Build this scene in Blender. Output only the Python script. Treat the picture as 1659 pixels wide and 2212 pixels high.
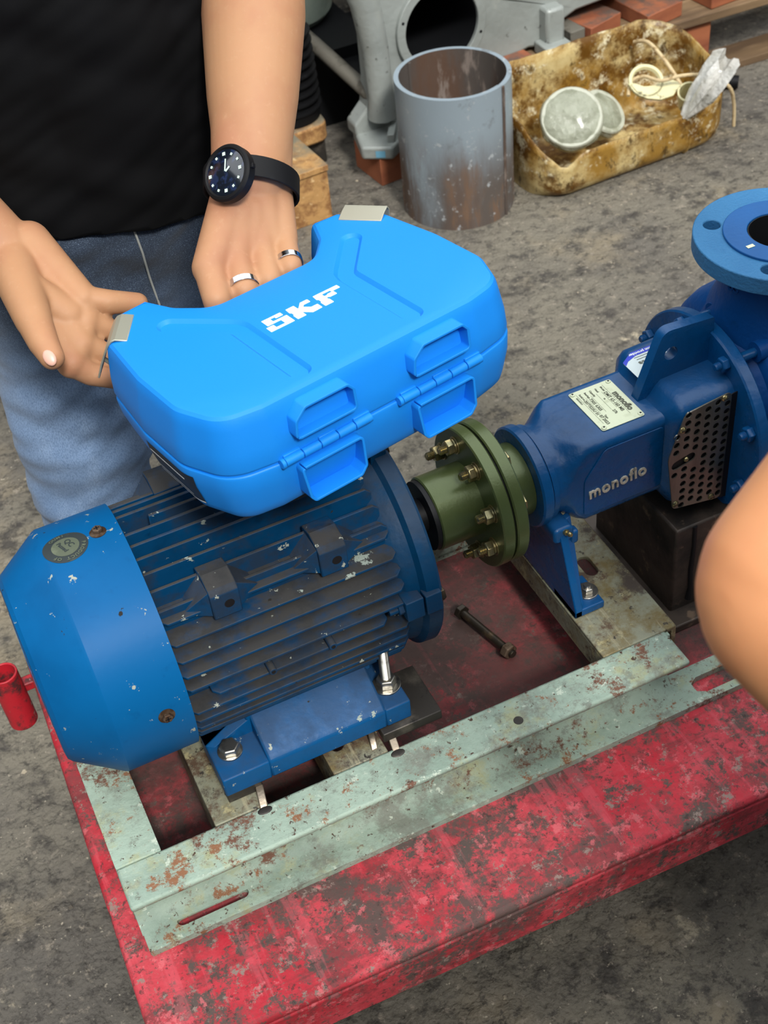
import bpy, bmesh, math, random
import numpy as np
from mathutils import Vector, Matrix, noise, geometry
random.seed(7)
for o in list(bpy.data.objects): bpy.data.objects.remove(o)
SC = bpy.context.scene
COL = SC.collection
FZ = -0.22                      # floor level; the trolley deck is at 0.14, pump base top at 0.236

# ------------------------------------------------------------------ camera, sky, light, exposure
cam_d = bpy.data.cameras.new('camera'); cam = bpy.data.objects.new('camera', cam_d); COL.objects.link(cam)
cam_d.sensor_fit = 'VERTICAL'; cam_d.sensor_height = 24.0; cam_d.lens = 24.0*2960/2212
Rt = Vector((0.89802407, -0.43187306, -0.08389532)); Up = Vector((0.35423601, 0.59671474, 0.72003358))
Fw = Vector((0.26090153, 0.67632624, -0.6888492))
CP = Vector((-.1411, -.9994, 1.4367))
mw = Matrix.Identity(4)
for i in range(3): mw[i][0] = Rt[i]; mw[i][1] = Up[i]; mw[i][2] = -Fw[i]; mw[i][3] = CP[i]
cam.matrix_world = mw
cam_d.clip_start = 0.02; cam_d.clip_end = 60
cam_d.dof.use_dof = True; cam_d.dof.focus_distance = 1.38; cam_d.dof.aperture_fstop = 9.0
SC.camera = cam
SC.view_settings.view_transform = 'Standard'; SC.view_settings.look = 'None'
SC.view_settings.gamma = 1.0; SC.view_settings.exposure = 0.0; SC.view_settings.use_curve_mapping = False
world = bpy.data.worlds.new('sky'); SC.world = world; world.use_nodes = True
bg = world.node_tree.nodes['Background']; bg.inputs[0].default_value = (0.93, 0.97, 1.0, 1); bg.inputs[1].default_value = 2.15
sun_d = bpy.data.lights.new('daylight_sun', 'SUN'); sun_d.energy = 3.0; sun_d.angle = math.radians(9); sun_d.color = (1.0, 0.97, 0.92)
sun = bpy.data.objects.new('daylight_sun', sun_d); COL.objects.link(sun)
sun.rotation_euler = Vector((0.04, 0.69, -0.72)).to_track_quat('-Z', 'Y').to_euler()

# ------------------------------------------------------------------ helpers: colour and materials
def lin(h):
    h = h.lstrip('#'); r = []
    for i in (0, 2, 4):
        c = int(h[i:i+2], 16)/255; r.append(c/12.92 if c <= .04045 else ((c+.055)/1.055)**2.4)
    return (*r, 1)
def M(name, base, rough=.5, metal=0., layers=(), bump=None, coat=0., spec=.5, sss=0., trans=0., alpha=1., emit=None, sheen=0.):
    m = bpy.data.materials.new(name); m.use_nodes = True; nt = m.node_tree; N = nt.nodes; L = nt.links
    b = N['Principled BSDF']; tc = N.new('ShaderNodeTexCoord')
    b.inputs['Roughness'].default_value = rough; b.inputs['Metallic'].default_value = metal
    b.inputs['Coat Weight'].default_value = coat; b.inputs['Coat Roughness'].default_value = .15
    b.inputs['Specular IOR Level'].default_value = spec; b.inputs['Transmission Weight'].default_value = trans; b.inputs['Alpha'].default_value = alpha
    b.inputs['Sheen Weight'].default_value = sheen
    if sss: b.inputs['Subsurface Weight'].default_value = sss; b.inputs['Subsurface Radius'].default_value = (.012, .005, .003); b.inputs['Subsurface Scale'].default_value = 1
    if emit: b.inputs['Emission Color'].default_value = lin(emit[0]); b.inputs['Emission Strength'].default_value = emit[1]
    b.inputs['Base Color'].default_value = lin(base)
    col = None; ro = None; me = None
    for k, l in enumerate(layers):
        mp = N.new('ShaderNodeMapping'); mp.inputs['Scale'].default_value = l.get('vec', (1, 1, 1)); mp.inputs['Location'].default_value = (k*3.7+l.get('seed', 0), k*1.3, k*7.1)
        L.new(tc.outputs['Object'], mp.inputs[0])
        if l.get('vor'):
            t = N.new('ShaderNodeTexVoronoi'); t.inputs['Scale'].default_value = l['s']; t.inputs['Randomness'].default_value = 1
            fo = t.outputs['Distance']
        else:
            t = N.new('ShaderNodeTexNoise'); t.inputs['Scale'].default_value = l['s']; t.inputs['Detail'].default_value = l.get('d', 6)
            t.inputs['Roughness'].default_value = l.get('nr', .6); t.inputs['Distortion'].default_value = l.get('dist', 0); fo = t.outputs[0]
        L.new(mp.outputs[0], t.inputs['Vector'])
        r = N.new('ShaderNodeMapRange'); r.interpolation_type = 'SMOOTHSTEP'
        r.inputs[1].default_value = l['lo']; r.inputs[2].default_value = l['hi']; r.inputs[3].default_value = 0; r.inputs[4].default_value = l.get('amt', 1)
        L.new(fo, r.inputs[0]); fac = r.outputs[0]
        if l.get('up') is not None:                     # settled dust / dirt lies on faces that look upwards
            g = N.new('ShaderNodeNewGeometry'); sx = N.new('ShaderNodeSeparateXYZ'); L.new(g.outputs['True Normal'], sx.inputs[0])
            r2 = N.new('ShaderNodeMapRange'); r2.inputs[1].default_value = l['up'][0]; r2.inputs[2].default_value = l['up'][1]; L.new(sx.outputs[2], r2.inputs[0])
            mu = N.new('ShaderNodeMath'); mu.operation = 'MULTIPLY'; L.new(fac, mu.inputs[0]); L.new(r2.outputs[0], mu.inputs[1]); fac = mu.outputs[0]
        if l.get('axis') is not None:                   # limited to a range of the object's own x / y / z
            for (ai, a0, a1) in (l['axis'] if isinstance(l['axis'][0], tuple) else [l['axis']]):
                s2 = N.new('ShaderNodeSeparateXYZ'); L.new(tc.outputs['Object'], s2.inputs[0])
                r3 = N.new('ShaderNodeMapRange'); r3.interpolation_type = 'SMOOTHSTEP'; r3.inputs[1].default_value = a0; r3.inputs[2].default_value = a1; L.new(s2.outputs[ai], r3.inputs[0])
                mu = N.new('ShaderNodeMath'); mu.operation = 'MULTIPLY'; L.new(fac, mu.inputs[0]); L.new(r3.outputs[0], mu.inputs[1]); fac = mu.outputs[0]
        mx = N.new('ShaderNodeMix'); mx.data_type = 'RGBA'; L.new(fac, mx.inputs[0])
        if col is None: mx.inputs[6].default_value = lin(base)
        else: L.new(col, mx.inputs[6])
        mx.inputs[7].default_value = lin(l['c']); col = mx.outputs[2]
        if l.get('r') is not None:
            mr = N.new('ShaderNodeMix'); L.new(fac, mr.inputs[0])
            if ro is None: mr.inputs[2].default_value = rough
            else: L.new(ro, mr.inputs[2])
            mr.inputs[3].default_value = l['r']; ro = mr.outputs[0]
        if l.get('m') is not None:
            mr = N.new('ShaderNodeMix'); L.new(fac, mr.inputs[0])
            if me is None: mr.inputs[2].default_value = metal
            else: L.new(me, mr.inputs[2])
            mr.inputs[3].default_value = l['m']; me = mr.outputs[0]
    if col is not None: L.new(col, b.inputs['Base Color'])
    if ro is not None: L.new(ro, b.inputs['Roughness'])
    if me is not None: L.new(me, b.inputs['Metallic'])
    if bump:
        prev = None
        for (s, st, dist) in (bump if isinstance(bump[0], tuple) else [bump]):
            t = N.new('ShaderNodeTexNoise'); t.inputs['Scale'].default_value = s; t.inputs['Detail'].default_value = 5
            L.new(tc.outputs['Object'], t.inputs['Vector'])
            bp = N.new('ShaderNodeBump'); bp.inputs['Strength'].default_value = st; bp.inputs['Distance'].default_value = dist
            L.new(t.outputs[0], bp.inputs['Height'])
            if prev: L.new(prev, bp.inputs['Normal'])
            prev = bp.outputs[0]
        L.new(prev, b.inputs['Normal'])
    return m

MAT = {}
MAT['floor'] = M('grimy_concrete', '#767063', .82, 0, [
    dict(s=1.6, d=8, lo=.42, hi=.66, c='#625d56'), dict(s=5, d=8, lo=.5, hi=.72, c='#857a66'),
    dict(s=16, d=9, nr=.72, lo=.5, hi=.66, c='#45413c'), dict(s=38, d=10, nr=.8, seed=2, lo=.52, hi=.60, c='#3f3b36', amt=.8), dict(s=45, d=9, nr=.75, lo=.56, hi=.66, c='#968c7d', amt=.8),
    dict(s=130, d=4, lo=.66, hi=.72, c='#bdb39f', amt=.8), dict(s=9, d=10, nr=.75, lo=.63, hi=.70, c='#bcb097', amt=.7)], bump=[(7, .5, .03), (40, .8, .014), (140, .7, .005)])
MAT['deck'] = M('worn_red_paint', '#b52a37', .55, 0, [
    dict(s=5, d=9, nr=.7, lo=.42, hi=.60, c='#c2464f', r=.6), dict(s=10, d=11, nr=.78, lo=.46, hi=.58, c='#85393c', r=.65, seed=2),
    dict(s=7, d=12, nr=.82, lo=.50, hi=.58, c='#5e4945', r=.75, seed=5), dict(s=22, d=12, nr=.82, lo=.52, hi=.58, c='#574b46', r=.75),
    dict(s=45, d=10, nr=.8, lo=.57, hi=.62, c='#8c7a71', r=.7), dict(s=55, d=6, vec=(1, .08, 1), lo=.57, hi=.64, c='#d5606a', amt=.3), dict(s=55, d=6, vec=(.1, 1, 1), seed=4, lo=.58, hi=.65, c='#3f3330', amt=.3),
    dict(s=30, d=9, nr=.75, seed=9, lo=.57, hi=.62, c='#d86d72', amt=.6), dict(s=110, d=8, nr=.75, seed=3, lo=.56, hi=.62, c='#3c3431', amt=.75),
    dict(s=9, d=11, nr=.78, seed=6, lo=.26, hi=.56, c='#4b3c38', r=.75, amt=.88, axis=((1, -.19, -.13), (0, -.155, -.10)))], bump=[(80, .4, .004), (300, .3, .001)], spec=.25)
MAT['red_tube'] = M('worn_red_tube_paint', '#b81f2c', .5, 0, [dict(s=24, d=9, nr=.75, lo=.5, hi=.62, c='#4b2a2b'), dict(s=70, d=6, lo=.66, hi=.7, c='#9b8a84')], bump=(60, .2, .003))
MAT['frame'] = M('rusting_green_paint', '#9db0a0', .6, 0, [
    dict(s=9, d=8, nr=.68, lo=.42, hi=.66, c='#879a8c'), dict(s=14, d=10, nr=.72, lo=.52, hi=.66, c='#a2a682', seed=3),
    dict(s=8, d=12, nr=.8, lo=.50, hi=.62, c='#75746a', r=.7, seed=8, amt=.75), dict(s=40, d=10, nr=.78, lo=.54, hi=.64, c='#66655c', r=.7, amt=.6),
    dict(s=11, d=12, nr=.82, lo=.545, hi=.60, c='#6e4b3b', r=.85), dict(s=24, d=11, nr=.8, seed=2, lo=.57, hi=.61, c='#8a5f43', r=.85),
    dict(s=120, d=6, nr=.7, lo=.62, hi=.66, c='#4a3429', r=.85), dict(s=60, d=8, nr=.75, seed=4, lo=.60, hi=.64, c='#c6d0bf', amt=.8)], bump=[(120, .5, .003), (400, .35, .001)])
MAT['cross'] = M('stained_green_steel', '#8b8c78', .55, .1, [
    dict(s=12, d=10, nr=.75, lo=.42, hi=.60, c='#74653f', r=.6), dict(s=20, d=11, nr=.78, lo=.48, hi=.60, c='#5a4636', r=.75, seed=2),
    dict(s=9, d=11, nr=.78, lo=.52, hi=.62, c='#4a4038', r=.7, seed=5), dict(s=35, d=9, nr=.75, lo=.57, hi=.64, c='#a89f78'),
    dict(s=80, d=6, nr=.7, lo=.60, hi=.66, c='#35302b'), dict(s=60, d=6, vec=(1, .08, 1), lo=.60, hi=.66, c='#b3ab8c', amt=.5)], bump=(150, .35, .002))
MAT['packer'] = M('dark_mill_steel', '#3e3a36', .5, .5, [dict(s=20, d=7, lo=.5, hi=.7, c='#6b645a'), dict(s=60, d=6, lo=.6, hi=.7, c='#2a2725')], bump=(150, .2, .001))
MAT['pedestal'] = M('greasy_dark_steel', '#4d423a', .5, .3, [dict(s=14, d=8, lo=.45, hi=.65, c='#2b2724'), dict(s=30, d=7, lo=.6, hi=.7, c='#7a6655')], bump=(60, .3, .003))
MAT['weld'] = M('bright_cut_steel', '#a49684', .38, .7, [dict(s=30, d=6, lo=.5, hi=.65, c='#5a5048')], bump=(90, .4, .003))
def blue(name, base, dk, chip=True, dust=.0, rough=.38, bumps=((70, .12, .003),), edge=None, spec=.22):
    ly = [dict(s=6, d=6, lo=.45, hi=.75, c=dk), dict(s=40, d=6, lo=.6, hi=.72, c=dk, amt=.6)]
    if dust: ly.extend([dict(s=22, d=7, nr=.65, lo=.28, hi=.56, c='#3f3d3a', up=(.25, .85), r=.9, amt=dust), dict(s=16, d=8, nr=.7, seed=3, lo=.45, hi=.62, c='#2a2c2e', r=.85, amt=dust*.6)])
    if chip: ly += [dict(s=26, d=7, nr=.65, lo=.675, hi=.69, c='#9aa59c', r=.6), dict(s=60, d=6, nr=.65, seed=5, lo=.66, hi=.68, c='#a3a89c', r=.6), dict(s=55, d=5, lo=.69, hi=.71, c='#2b2926', r=.7)]
    return M(name, base, rough, 0, ly, bump=list(bumps), spec=spec)
MAT['cowl'] = blue('motor_blue_sheet', '#045c96', '#034f84', True, 0, .46, ((14, .10, .006), (150, .06, .001)), spec=.14)
MAT['motor'] = blue('motor_blue_dusty', '#033e66', '#022c4a', True, .95, .45, ((80, .2, .003),))
MAT['motor2'] = blue('motor_blue_cast', '#033f66', '#02304e', False, .45, .42, ((60, .35, .004),))
MAT['foot'] = blue('motor_blue_foot', '#035086', '#02426c', True, .35, .38, ((60, .25, .003),))
MAT['pump'] = blue('pump_blue_cast', '#034f88', '#024272', False, .12, .27, ((55, .35, .004), (200, .15, .001)), spec=.42)
MAT['pump_light'] = blue('pump_blue_flange', '#3a76a4', '#2f6898', False, 0, .5, ((300, .55, .002),))
MAT['volute'] = blue('pump_blue_volute', '#08488a', '#063d76', False, 0, .45, ((120, .35, .003),))
MAT['pump_face'] = blue('pump_blue_face', '#1c5a98', '#174d84', False, 0, .4, ((200, .3, .001),))
MAT['green'] = M('olive_coupling_paint', '#56633a', .32, .3, [dict(s=10, d=4, lo=.4, hi=.7, c='#4a5632')], bump=(420, .25, .0008), coat=.1)
MAT['dark'] = M('black_shadow_metal', '#16171a', .55, .3)  # near black; also paints the shade inside holes, bores and openings
MAT['zinc'] = M('yellow_zinc_steel', '#b9a878', .28, .9, [dict(s=60, d=4, lo=.45, hi=.65, c='#8f8a6a')])
MAT['steel'] = M('bright_steel', '#c0bcb2', .28, .95, [dict(s=60, d=4, lo=.5, hi=.7, c='#8f8a82')])
MAT['rusty_screw'] = M('rusty_screw', '#6b5a4a', .6, .6, [dict(s=80, d=4, lo=.45, hi=.6, c='#4a3524')])
MAT['bolt_dark'] = M('oiled_dark_bolt', '#3a342c', .45, .6, [dict(s=60, d=4, lo=.5, hi=.7, c='#5c4d3a')])
MAT['plate'] = M('cream_aluminium_plate', '#d9dfc0', .42, .25, [dict(s=60, d=6, lo=.55, hi=.7, c='#c9cfae')])
MAT['ink'] = M('grey_print', '#5d604f', .6)
MAT['white'] = M('white_print', '#eef2f4', .5)
MAT['label_white'] = M('label_white', '#d9e6e6', .45)
MAT['tape_blue'] = M('tape_blue', '#6aa3bd', .6)
MAT['label_blue'] = M('label_blue', '#1c35c4', .4)
MAT['grille'] = M('stainless_grille', '#8d8a80', .36, .85, [dict(s=30, d=6, vec=(1, 1, .15), lo=.4, hi=.7, c='#6c6a62')])
MAT['letter'] = M('worn_cast_letters', '#d3cbb8', .5, .2, [dict(s=90, d=5, lo=.5, hi=.65, c='#8b8474')])
MAT['sticker'] = M('blackened_sticker', '#2d3638', .55, 0, [dict(s=40, d=6, lo=.55, hi=.7, c='#3f4a48')])
MAT['sticker_mid'] = M('tarnished_sticker', '#58604f', .6, 0, [dict(s=50, d=6, lo=.5, hi=.7, c='#6d7560')])
MAT['case'] = M('blue_moulded_plastic', '#1583e0', .5, 0, [], spec=.3, bump=(700, .25, .0004))
MAT['latch'] = M('champagne_latch_paint', '#b4b3a2', .4, .55, [], bump=(900, .2, .0003))
MAT['black'] = M('matt_black', '#121316', .55)
MAT['skin'] = M('skin', '#b28562', .55, 0, [dict(s=9, d=4, lo=.4, hi=.7, c='#a87558'), dict(s=160, d=3, lo=.55, hi=.8, c='#b98f6e', amt=.5)], spec=.3, bump=(320, .10, .0006), sss=.15)
MAT['skin_tan'] = M('warm_skin', '#cf8f62', .55, 0, [dict(s=9, d=4, lo=.4, hi=.7, c='#c58258')], spec=.3, bump=(320, .10, .0006), sss=.15)
MAT['nail'] = M('finger_nail', '#d3a492', .35, 0, [])
MAT['shirt'] = M('black_cotton', '#060607', .85, 0, [dict(s=5, d=3, lo=.4, hi=.7, c='#08080a')], bump=(900, .2, .0003), spec=.15)
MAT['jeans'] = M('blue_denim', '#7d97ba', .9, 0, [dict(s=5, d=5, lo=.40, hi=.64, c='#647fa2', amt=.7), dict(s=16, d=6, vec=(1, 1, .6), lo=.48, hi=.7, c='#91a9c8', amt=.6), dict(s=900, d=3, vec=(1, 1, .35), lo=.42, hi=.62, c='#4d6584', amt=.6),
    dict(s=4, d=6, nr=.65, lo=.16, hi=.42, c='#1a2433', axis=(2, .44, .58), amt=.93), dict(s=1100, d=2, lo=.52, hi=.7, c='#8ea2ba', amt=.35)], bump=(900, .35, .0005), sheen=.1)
MAT['seam'] = M('denim_seam', '#a3a5a0', .8)
MAT['hair'] = M('dark_hair', '#191513', .6)
MAT['rubber'] = M('black_rubber', '#0c0c0e', .6, 0, [dict(s=60, d=4, lo=.55, hi=.75, c='#17171a')], spec=.25)
MAT['glass_dark'] = M('watch_glass', '#0d1420', .08, 0, [dict(s=120, d=3, lo=.5, hi=.62, c='#1e2a48')], coat=1)
MAT['lume'] = M('watch_lume', '#cfe6d6', .5)
MAT['silver'] = M('silver', '#d5d9de', .15, 1.)
MAT['pipe'] = M('mill_scale_pipe', '#9aa8b2', .45, .3, [
    dict(s=4, d=7, nr=.65, vec=(1, 1, .35), lo=.36, hi=.58, c='#5d5550', r=.6, m=.1, axis=(2, .25, .08)),
    dict(s=10, d=7, nr=.65, vec=(1, 1, .18), lo=.42, hi=.60, c='#5e4f46', r=.7, m=.0, axis=(2, .27, .10)),
    dict(s=26, d=8, nr=.7, vec=(1, 1, .2), lo=.52, hi=.64, c='#705846', r=.8, m=0, axis=(2, .24, .05)),
    dict(s=14, d=8, nr=.7, lo=.55, hi=.68, c='#7d8488'), dict(s=60, d=6, lo=.60, hi=.68, c='#b9bfc2', amt=.7)], bump=(70, .2, .002))
MAT['pipe_in'] = M('rusty_pipe_bore', '#57504b', .7, .2, [dict(s=9, d=8, vec=(1, 1, .25), lo=.45, hi=.65, c='#5d4638', r=.85), dict(s=40, d=6, vec=(1, 1, .3), lo=.55, hi=.7, c='#8a7d74')], bump=(70, .3, .002))
MAT['casting'] = M('grey_machine_paint', '#9a9f9b', .42, .1, [dict(s=3, d=6, lo=.4, hi=.7, c='#858a86'), dict(s=12, d=8, nr=.7, lo=.58, hi=.7, c='#9ca09a'), dict(s=40, d=7, lo=.63, hi=.7, c='#4f504c')], bump=[(16, .35, .01), (80, .3, .003)])
MAT['wood'] = M('weathered_wood', '#7b6347', .8, 0, [dict(s=7, d=8, vec=(.12, 1, 1), lo=.4, hi=.65, c='#5a4632'), dict(s=30, d=6, vec=(.1, 1, 1), lo=.5, hi=.7, c='#93785a')], bump=(60, .3, .003))
MAT['wood_red'] = M('reddish_plank', '#a2603f', .75, 0, [dict(s=9, d=8, vec=(.3, 1, 1), lo=.4, hi=.68, c='#80452e'), dict(s=18, d=8, lo=.36, hi=.6, c='#5d4b41', up=(.5, .95), r=.85)], bump=(60, .3, .003))
MAT['osb'] = M('chip_wood', '#b98e58', .8, 0, [dict(s=22, d=8, nr=.75, lo=.45, hi=.62, c='#8a6038'), dict(s=60, d=6, lo=.6, hi=.7, c='#d9b987'), dict(s=9, d=6, lo=.3, hi=.6, c='#75705f', up=(.5, .95))], bump=(60, .5, .006))
MAT['drum'] = M('oil_stained_plastic', '#c9b581', .4, 0, [dict(s=6, d=8, nr=.7, lo=.36, hi=.58, c='#94702f'), dict(s=10, d=10, nr=.75, lo=.45, hi=.60, c='#624113'), dict(s=20, d=9, nr=.75, lo=.54, hi=.64, c='#d9cfae', seed=4), dict(s=26, d=9, nr=.75, vec=(1, 1, .6), lo=.54, hi=.64, c='#3d290c', amt=.85)], bump=(30, .2, .004), spec=.3)
MAT['wrap'] = M('crinkled_clear_wrap', '#a9ad98', .16, 0, [dict(s=20, d=6, lo=.45, hi=.65, c='#83876f')], bump=[(22, .8, .02), (70, .6, .008)], alpha=.55, coat=.5)
MAT['cap_grey'] = M('grey_white_plastic', '#b3b5a4', .35, 0, [dict(s=30, d=5, lo=.5, hi=.7, c='#8f917c')])
MAT['bag'] = M('milky_plastic_bag', '#e3e2dc', .25, 0, [dict(s=20, d=6, lo=.5, hi=.7, c='#c3c2ba')], bump=[(30, .8, .015)], alpha=.85, coat=.4)
MAT['cream'] = M('dirty_cream_plastic', '#d6cfa2', .5, 0, [dict(s=40, d=7, nr=.7, lo=.54, hi=.64, c='#6f6a4c'), dict(s=18, d=5, lo=.66, hi=.7, c='#3f6db0')], bump=(80, .3, .002))
MAT['cord'] = M('stained_cord', '#cdb78e', .7, 0, [dict(s=60, d=5, lo=.5, hi=.7, c='#8a6a3a')])
MAT['block_grey'] = M('grey_block', '#6e6a60', .75, .1, [dict(s=30, d=6, lo=.5, hi=.7, c='#4d483f')], bump=(80, .3, .003))
MAT['tank'] = M('pale_green_tank', '#a9b5a6', .45, 0, [dict(s=10, d=5, lo=.5, hi=.7, c='#8e9a8c')])
MAT['wall'] = M('dim_unseen_wall', '#4a4a46', .9, 0, [dict(s=3, d=6, lo=.4, hi=.7, c='#3b3b38')])
MAT['roof'] = M('shade_roof_sheet', '#5f6264', .6, .3)
MAT['grit'] = M('pale_grit', '#a79c88', .85, 0, [dict(s=14, d=3, lo=.45, hi=.55, c='#5d564c'), dict(s=9, d=2, lo=.62, hi=.64, c='#c9c0ad')])

# ------------------------------------------------------------------ helpers: geometry
def basis(ax):
    ax = Vector(ax).normalized(); t = Vector((0, 0, 1)) if abs(ax.z) < .9 else Vector((1, 0, 0))
    p = t.cross(ax).normalized(); return ax, p, ax.cross(p)
class MB:
    def __init__(s): s.v = []; s.f = []
    def add(s, vs, fs):
        n = len(s.v); s.v += [Vector(v) for v in vs]; s.f += [tuple(i+n for i in f) for f in fs]; return s
    def box(s, x0, x1, y0, y1, z0, z1):
        return s.add([(x0, y0, z0), (x1, y0, z0), (x1, y1, z0), (x0, y1, z0), (x0, y0, z1), (x1, y0, z1), (x1, y1, z1), (x0, y1, z1)],
                     [(0, 3, 2, 1), (4, 5, 6, 7), (0, 1, 5, 4), (1, 2, 6, 5), (2, 3, 7, 6), (3, 0, 4, 7)])
    def prism(s, poly, axis, a0, a1):
        mk = {'x': lambda p, a: (a, p[0], p[1]), 'y': lambda p, a: (p[0], a, p[1]), 'z': lambda p, a: (p[0], p[1], a)}[axis]
        n = len(poly); vs = [mk(p, a0) for p in poly]+[mk(p, a1) for p in poly]
        return s.add(vs, [tuple(range(n)), tuple(range(2*n-1, n-1, -1))]+[(i, i+n, (i+1) % n+n, (i+1) % n) for i in range(n)])
    def lathe(s, prof, o=(0, 0, 0), ax=(1, 0, 0), n=40, caps=True, ph=0., loop=False):
        a, p, q = basis(ax); o = Vector(o); vs = []; fs = []
        for (t, r) in prof:
            for k in range(n):
                th = ph+2*math.pi*k/n; vs.append(o+a*t+p*(r*math.cos(th))+q*(r*math.sin(th)))
        m = len(prof); J = range(m if loop else m-1)
        for j in J:
            j2 = (j+1) % m
            for k in range(n): fs.append((j*n+k, j*n+(k+1) % n, j2*n+(k+1) % n, j2*n+k))
        if caps and not loop:
            fs.append(tuple(range(n-1, -1, -1))); fs.append(tuple((m-1)*n+k for k in range(n)))
        return s.add(vs, fs)
    def cyl(s, a, b, r, n=24, r2=None, ph=0.):
        a = Vector(a); d = Vector(b)-a; return s.lathe([(0, r), (d.length, r if r2 is None else r2)], a, d, n, ph=ph)
    def tube(s, pts, r, n=10):
        pts = [Vector(p) for p in pts]; m = len(pts); rs = r if isinstance(r, (list, tuple)) else [r]*m
        t0 = (pts[1]-pts[0]).normalized(); _, p, q = basis(t0); vs = []; fs = []
        for i, c in enumerate(pts):
            t = (pts[min(i+1, m-1)]-pts[max(i-1, 0)]).normalized(); p = (p-t*p.dot(t)).normalized(); q = t.cross(p)
            for k in range(n):
                th = 2*math.pi*k/n; vs.append(c+p*(rs[i]*math.cos(th))+q*(rs[i]*math.sin(th)))
        for i in range(m-1):
            for k in range(n): fs.append((i*n+k, i*n+(k+1) % n, (i+1)*n+(k+1) % n, (i+1)*n+k))
        fs += [tuple(range(n-1, -1, -1)), tuple((m-1)*n+k for k in range(n))]
        return s.add(vs, fs)
    def sphere(s, c, r, n=16, m=10, sc=(1, 1, 1)):
        c = Vector(c); vs = []; fs = []
        for j in range(1, m):
            ph = math.pi*j/m
            for k in range(n):
                th = 2*math.pi*k/n; vs.append(c+Vector((sc[0]*r*math.sin(ph)*math.cos(th), sc[1]*r*math.sin(ph)*math.sin(th), sc[2]*r*math.cos(ph))))
        for j in range(m-2):
            for k in range(n): fs.append((j*n+k, (j+1)*n+k, (j+1)*n+(k+1) % n, j*n+(k+1) % n))
        i = len(vs); vs += [c+Vector((0, 0, sc[2]*r)), c-Vector((0, 0, sc[2]*r))]
        for k in range(n): fs += [(i, k, (k+1) % n), (i+1, (m-2)*n+(k+1) % n, (m-2)*n+k)]
        return s.add(vs, fs)
    def plate(s, outline, holes, w0, w1, to3=None, closed=True):
        """flat plate w0..w1 with holes; to3(u, v, w) -> 3D"""
        to3 = to3 or (lambda u, v, w: (u, v, w))
        pts = [Vector(p) for p in outline]; ed = [(i, (i+1) % len(pts)) for i in range(len(pts))]
        for h in holes:
            n = len(pts); pts += [Vector(p) for p in h]; ed += [(n+i, n+(i+1) % len(h)) for i in range(len(h))]
        r = geometry.delaunay_2d_cdt(pts, ed, [list(range(len(outline)))], 1, 1e-7)
        v2, tri = r[0], r[2]
        def inside(p, poly):
            c = False; j = len(poly)-1
            for i in range(len(poly)):
                a, b = poly[i], poly[j]
                if (a[1] > p[1]) != (b[1] > p[1]) and p[0] < (b[0]-a[0])*(p[1]-a[1])/(b[1]-a[1])+a[0]: c = not c
                j = i
            return c
        keep = []
        for t in tri:
            c = (v2[t[0]]+v2[t[1]]+v2[t[2]])/3
            if inside(c, outline) and not any(inside(c, h) for h in holes): keep.append(tuple(t))
        s.add([to3(p.x, p.y, w1) for p in v2], keep)
        if closed:
            s.add([to3(p.x, p.y, w0) for p in v2], [t[::-1] for t in keep])
            for lp in [outline]+list(holes):
                n = len(lp); s.add([to3(p[0], p[1], w0) for p in lp]+[to3(p[0], p[1], w1) for p in lp], [(i, (i+1) % n, (i+1) % n+n, i+n) for i in range(n)])
        return s
    def xf(s, m): s.v = [m @ v for v in s.v]; return s
    def build(s, name, mat, parent=None, bevel=0., smooth=True, ang=32, weld=1e-6):
        me = bpy.data.meshes.new(name); me.from_pydata([tuple(v) for v in s.v], [], s.f)
        bm = bmesh.new(); bm.from_mesh(me); bmesh.ops.remove_doubles(bm, verts=bm.verts, dist=weld); bmesh.ops.recalc_face_normals(bm, faces=bm.faces); bm.to_mesh(me); bm.free()
        return link(name, me, mat, parent, bevel, smooth, ang)
def link(name, me, mat, parent=None, bevel=0., smooth=True, ang=32):
    if smooth: me.polygons.foreach_set('use_smooth', [True]*len(me.polygons)); me.set_sharp_from_angle(angle=math.radians(ang))
    if mat is not None: me.materials.append(MAT[mat] if isinstance(mat, str) else mat)
    o = bpy.data.objects.new(name, me); COL.objects.link(o)
    if parent is not None: o.parent = parent
    if bevel:
        b = o.modifiers.new('bevel', 'BEVEL'); b.width = bevel; b.segments = 2; b.limit_method = 'ANGLE'; b.angle_limit = math.radians(38); b.harden_normals = False
    return o
def tag(o, label, cat, group=None):
    o['label'] = label; o['category'] = cat
    if group: o['group'] = group
    return o
def thing(name, label, cat, loc=(0, 0, 0), group=None):
    o = bpy.data.objects.new(name, None); COL.objects.link(o); o.empty_display_size = .02; tag(o, label, cat, group); return o
def struct(o): o['kind'] = 'structure'; return o
def clone(o, parent, mat=None, loc=None):
    c = o.copy(); COL.objects.link(c); c.parent = parent
    if mat is not None: c.matrix_world = mat
    return c
def rpoly(pts, seg=6):
    """polygon with rounded corners: pts = (x, y, r)"""
    out = []; n = len(pts)
    for i in range(n):
        p = Vector(pts[i][:2]); r = pts[i][2] if len(pts[i]) > 2 else 0
        if r <= 0: out.append(tuple(p)); continue
        a = (Vector(pts[i-1][:2])-p); b = (Vector(pts[(i+1) % n][:2])-p); la, lb = a.length, b.length; a.normalize(); b.normalize()
        half = a.angle(b)/2; d = min(r/math.tan(half), la*.49, lb*.49); rr = d*math.tan(half)
        c = p+(a+b).normalized()*(rr/math.sin(half)); s0 = p+a*d-c; s1 = p+b*d-c
        a0 = math.atan2(s0.y, s0.x); a1 = math.atan2(s1.y, s1.x); da = (a1-a0+math.pi) % (2*math.pi)-math.pi
        for k in range(seg+1): t = a0+da*k/seg; out.append((c.x+rr*math.cos(t), c.y+rr*math.sin(t)))
    return out
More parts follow.
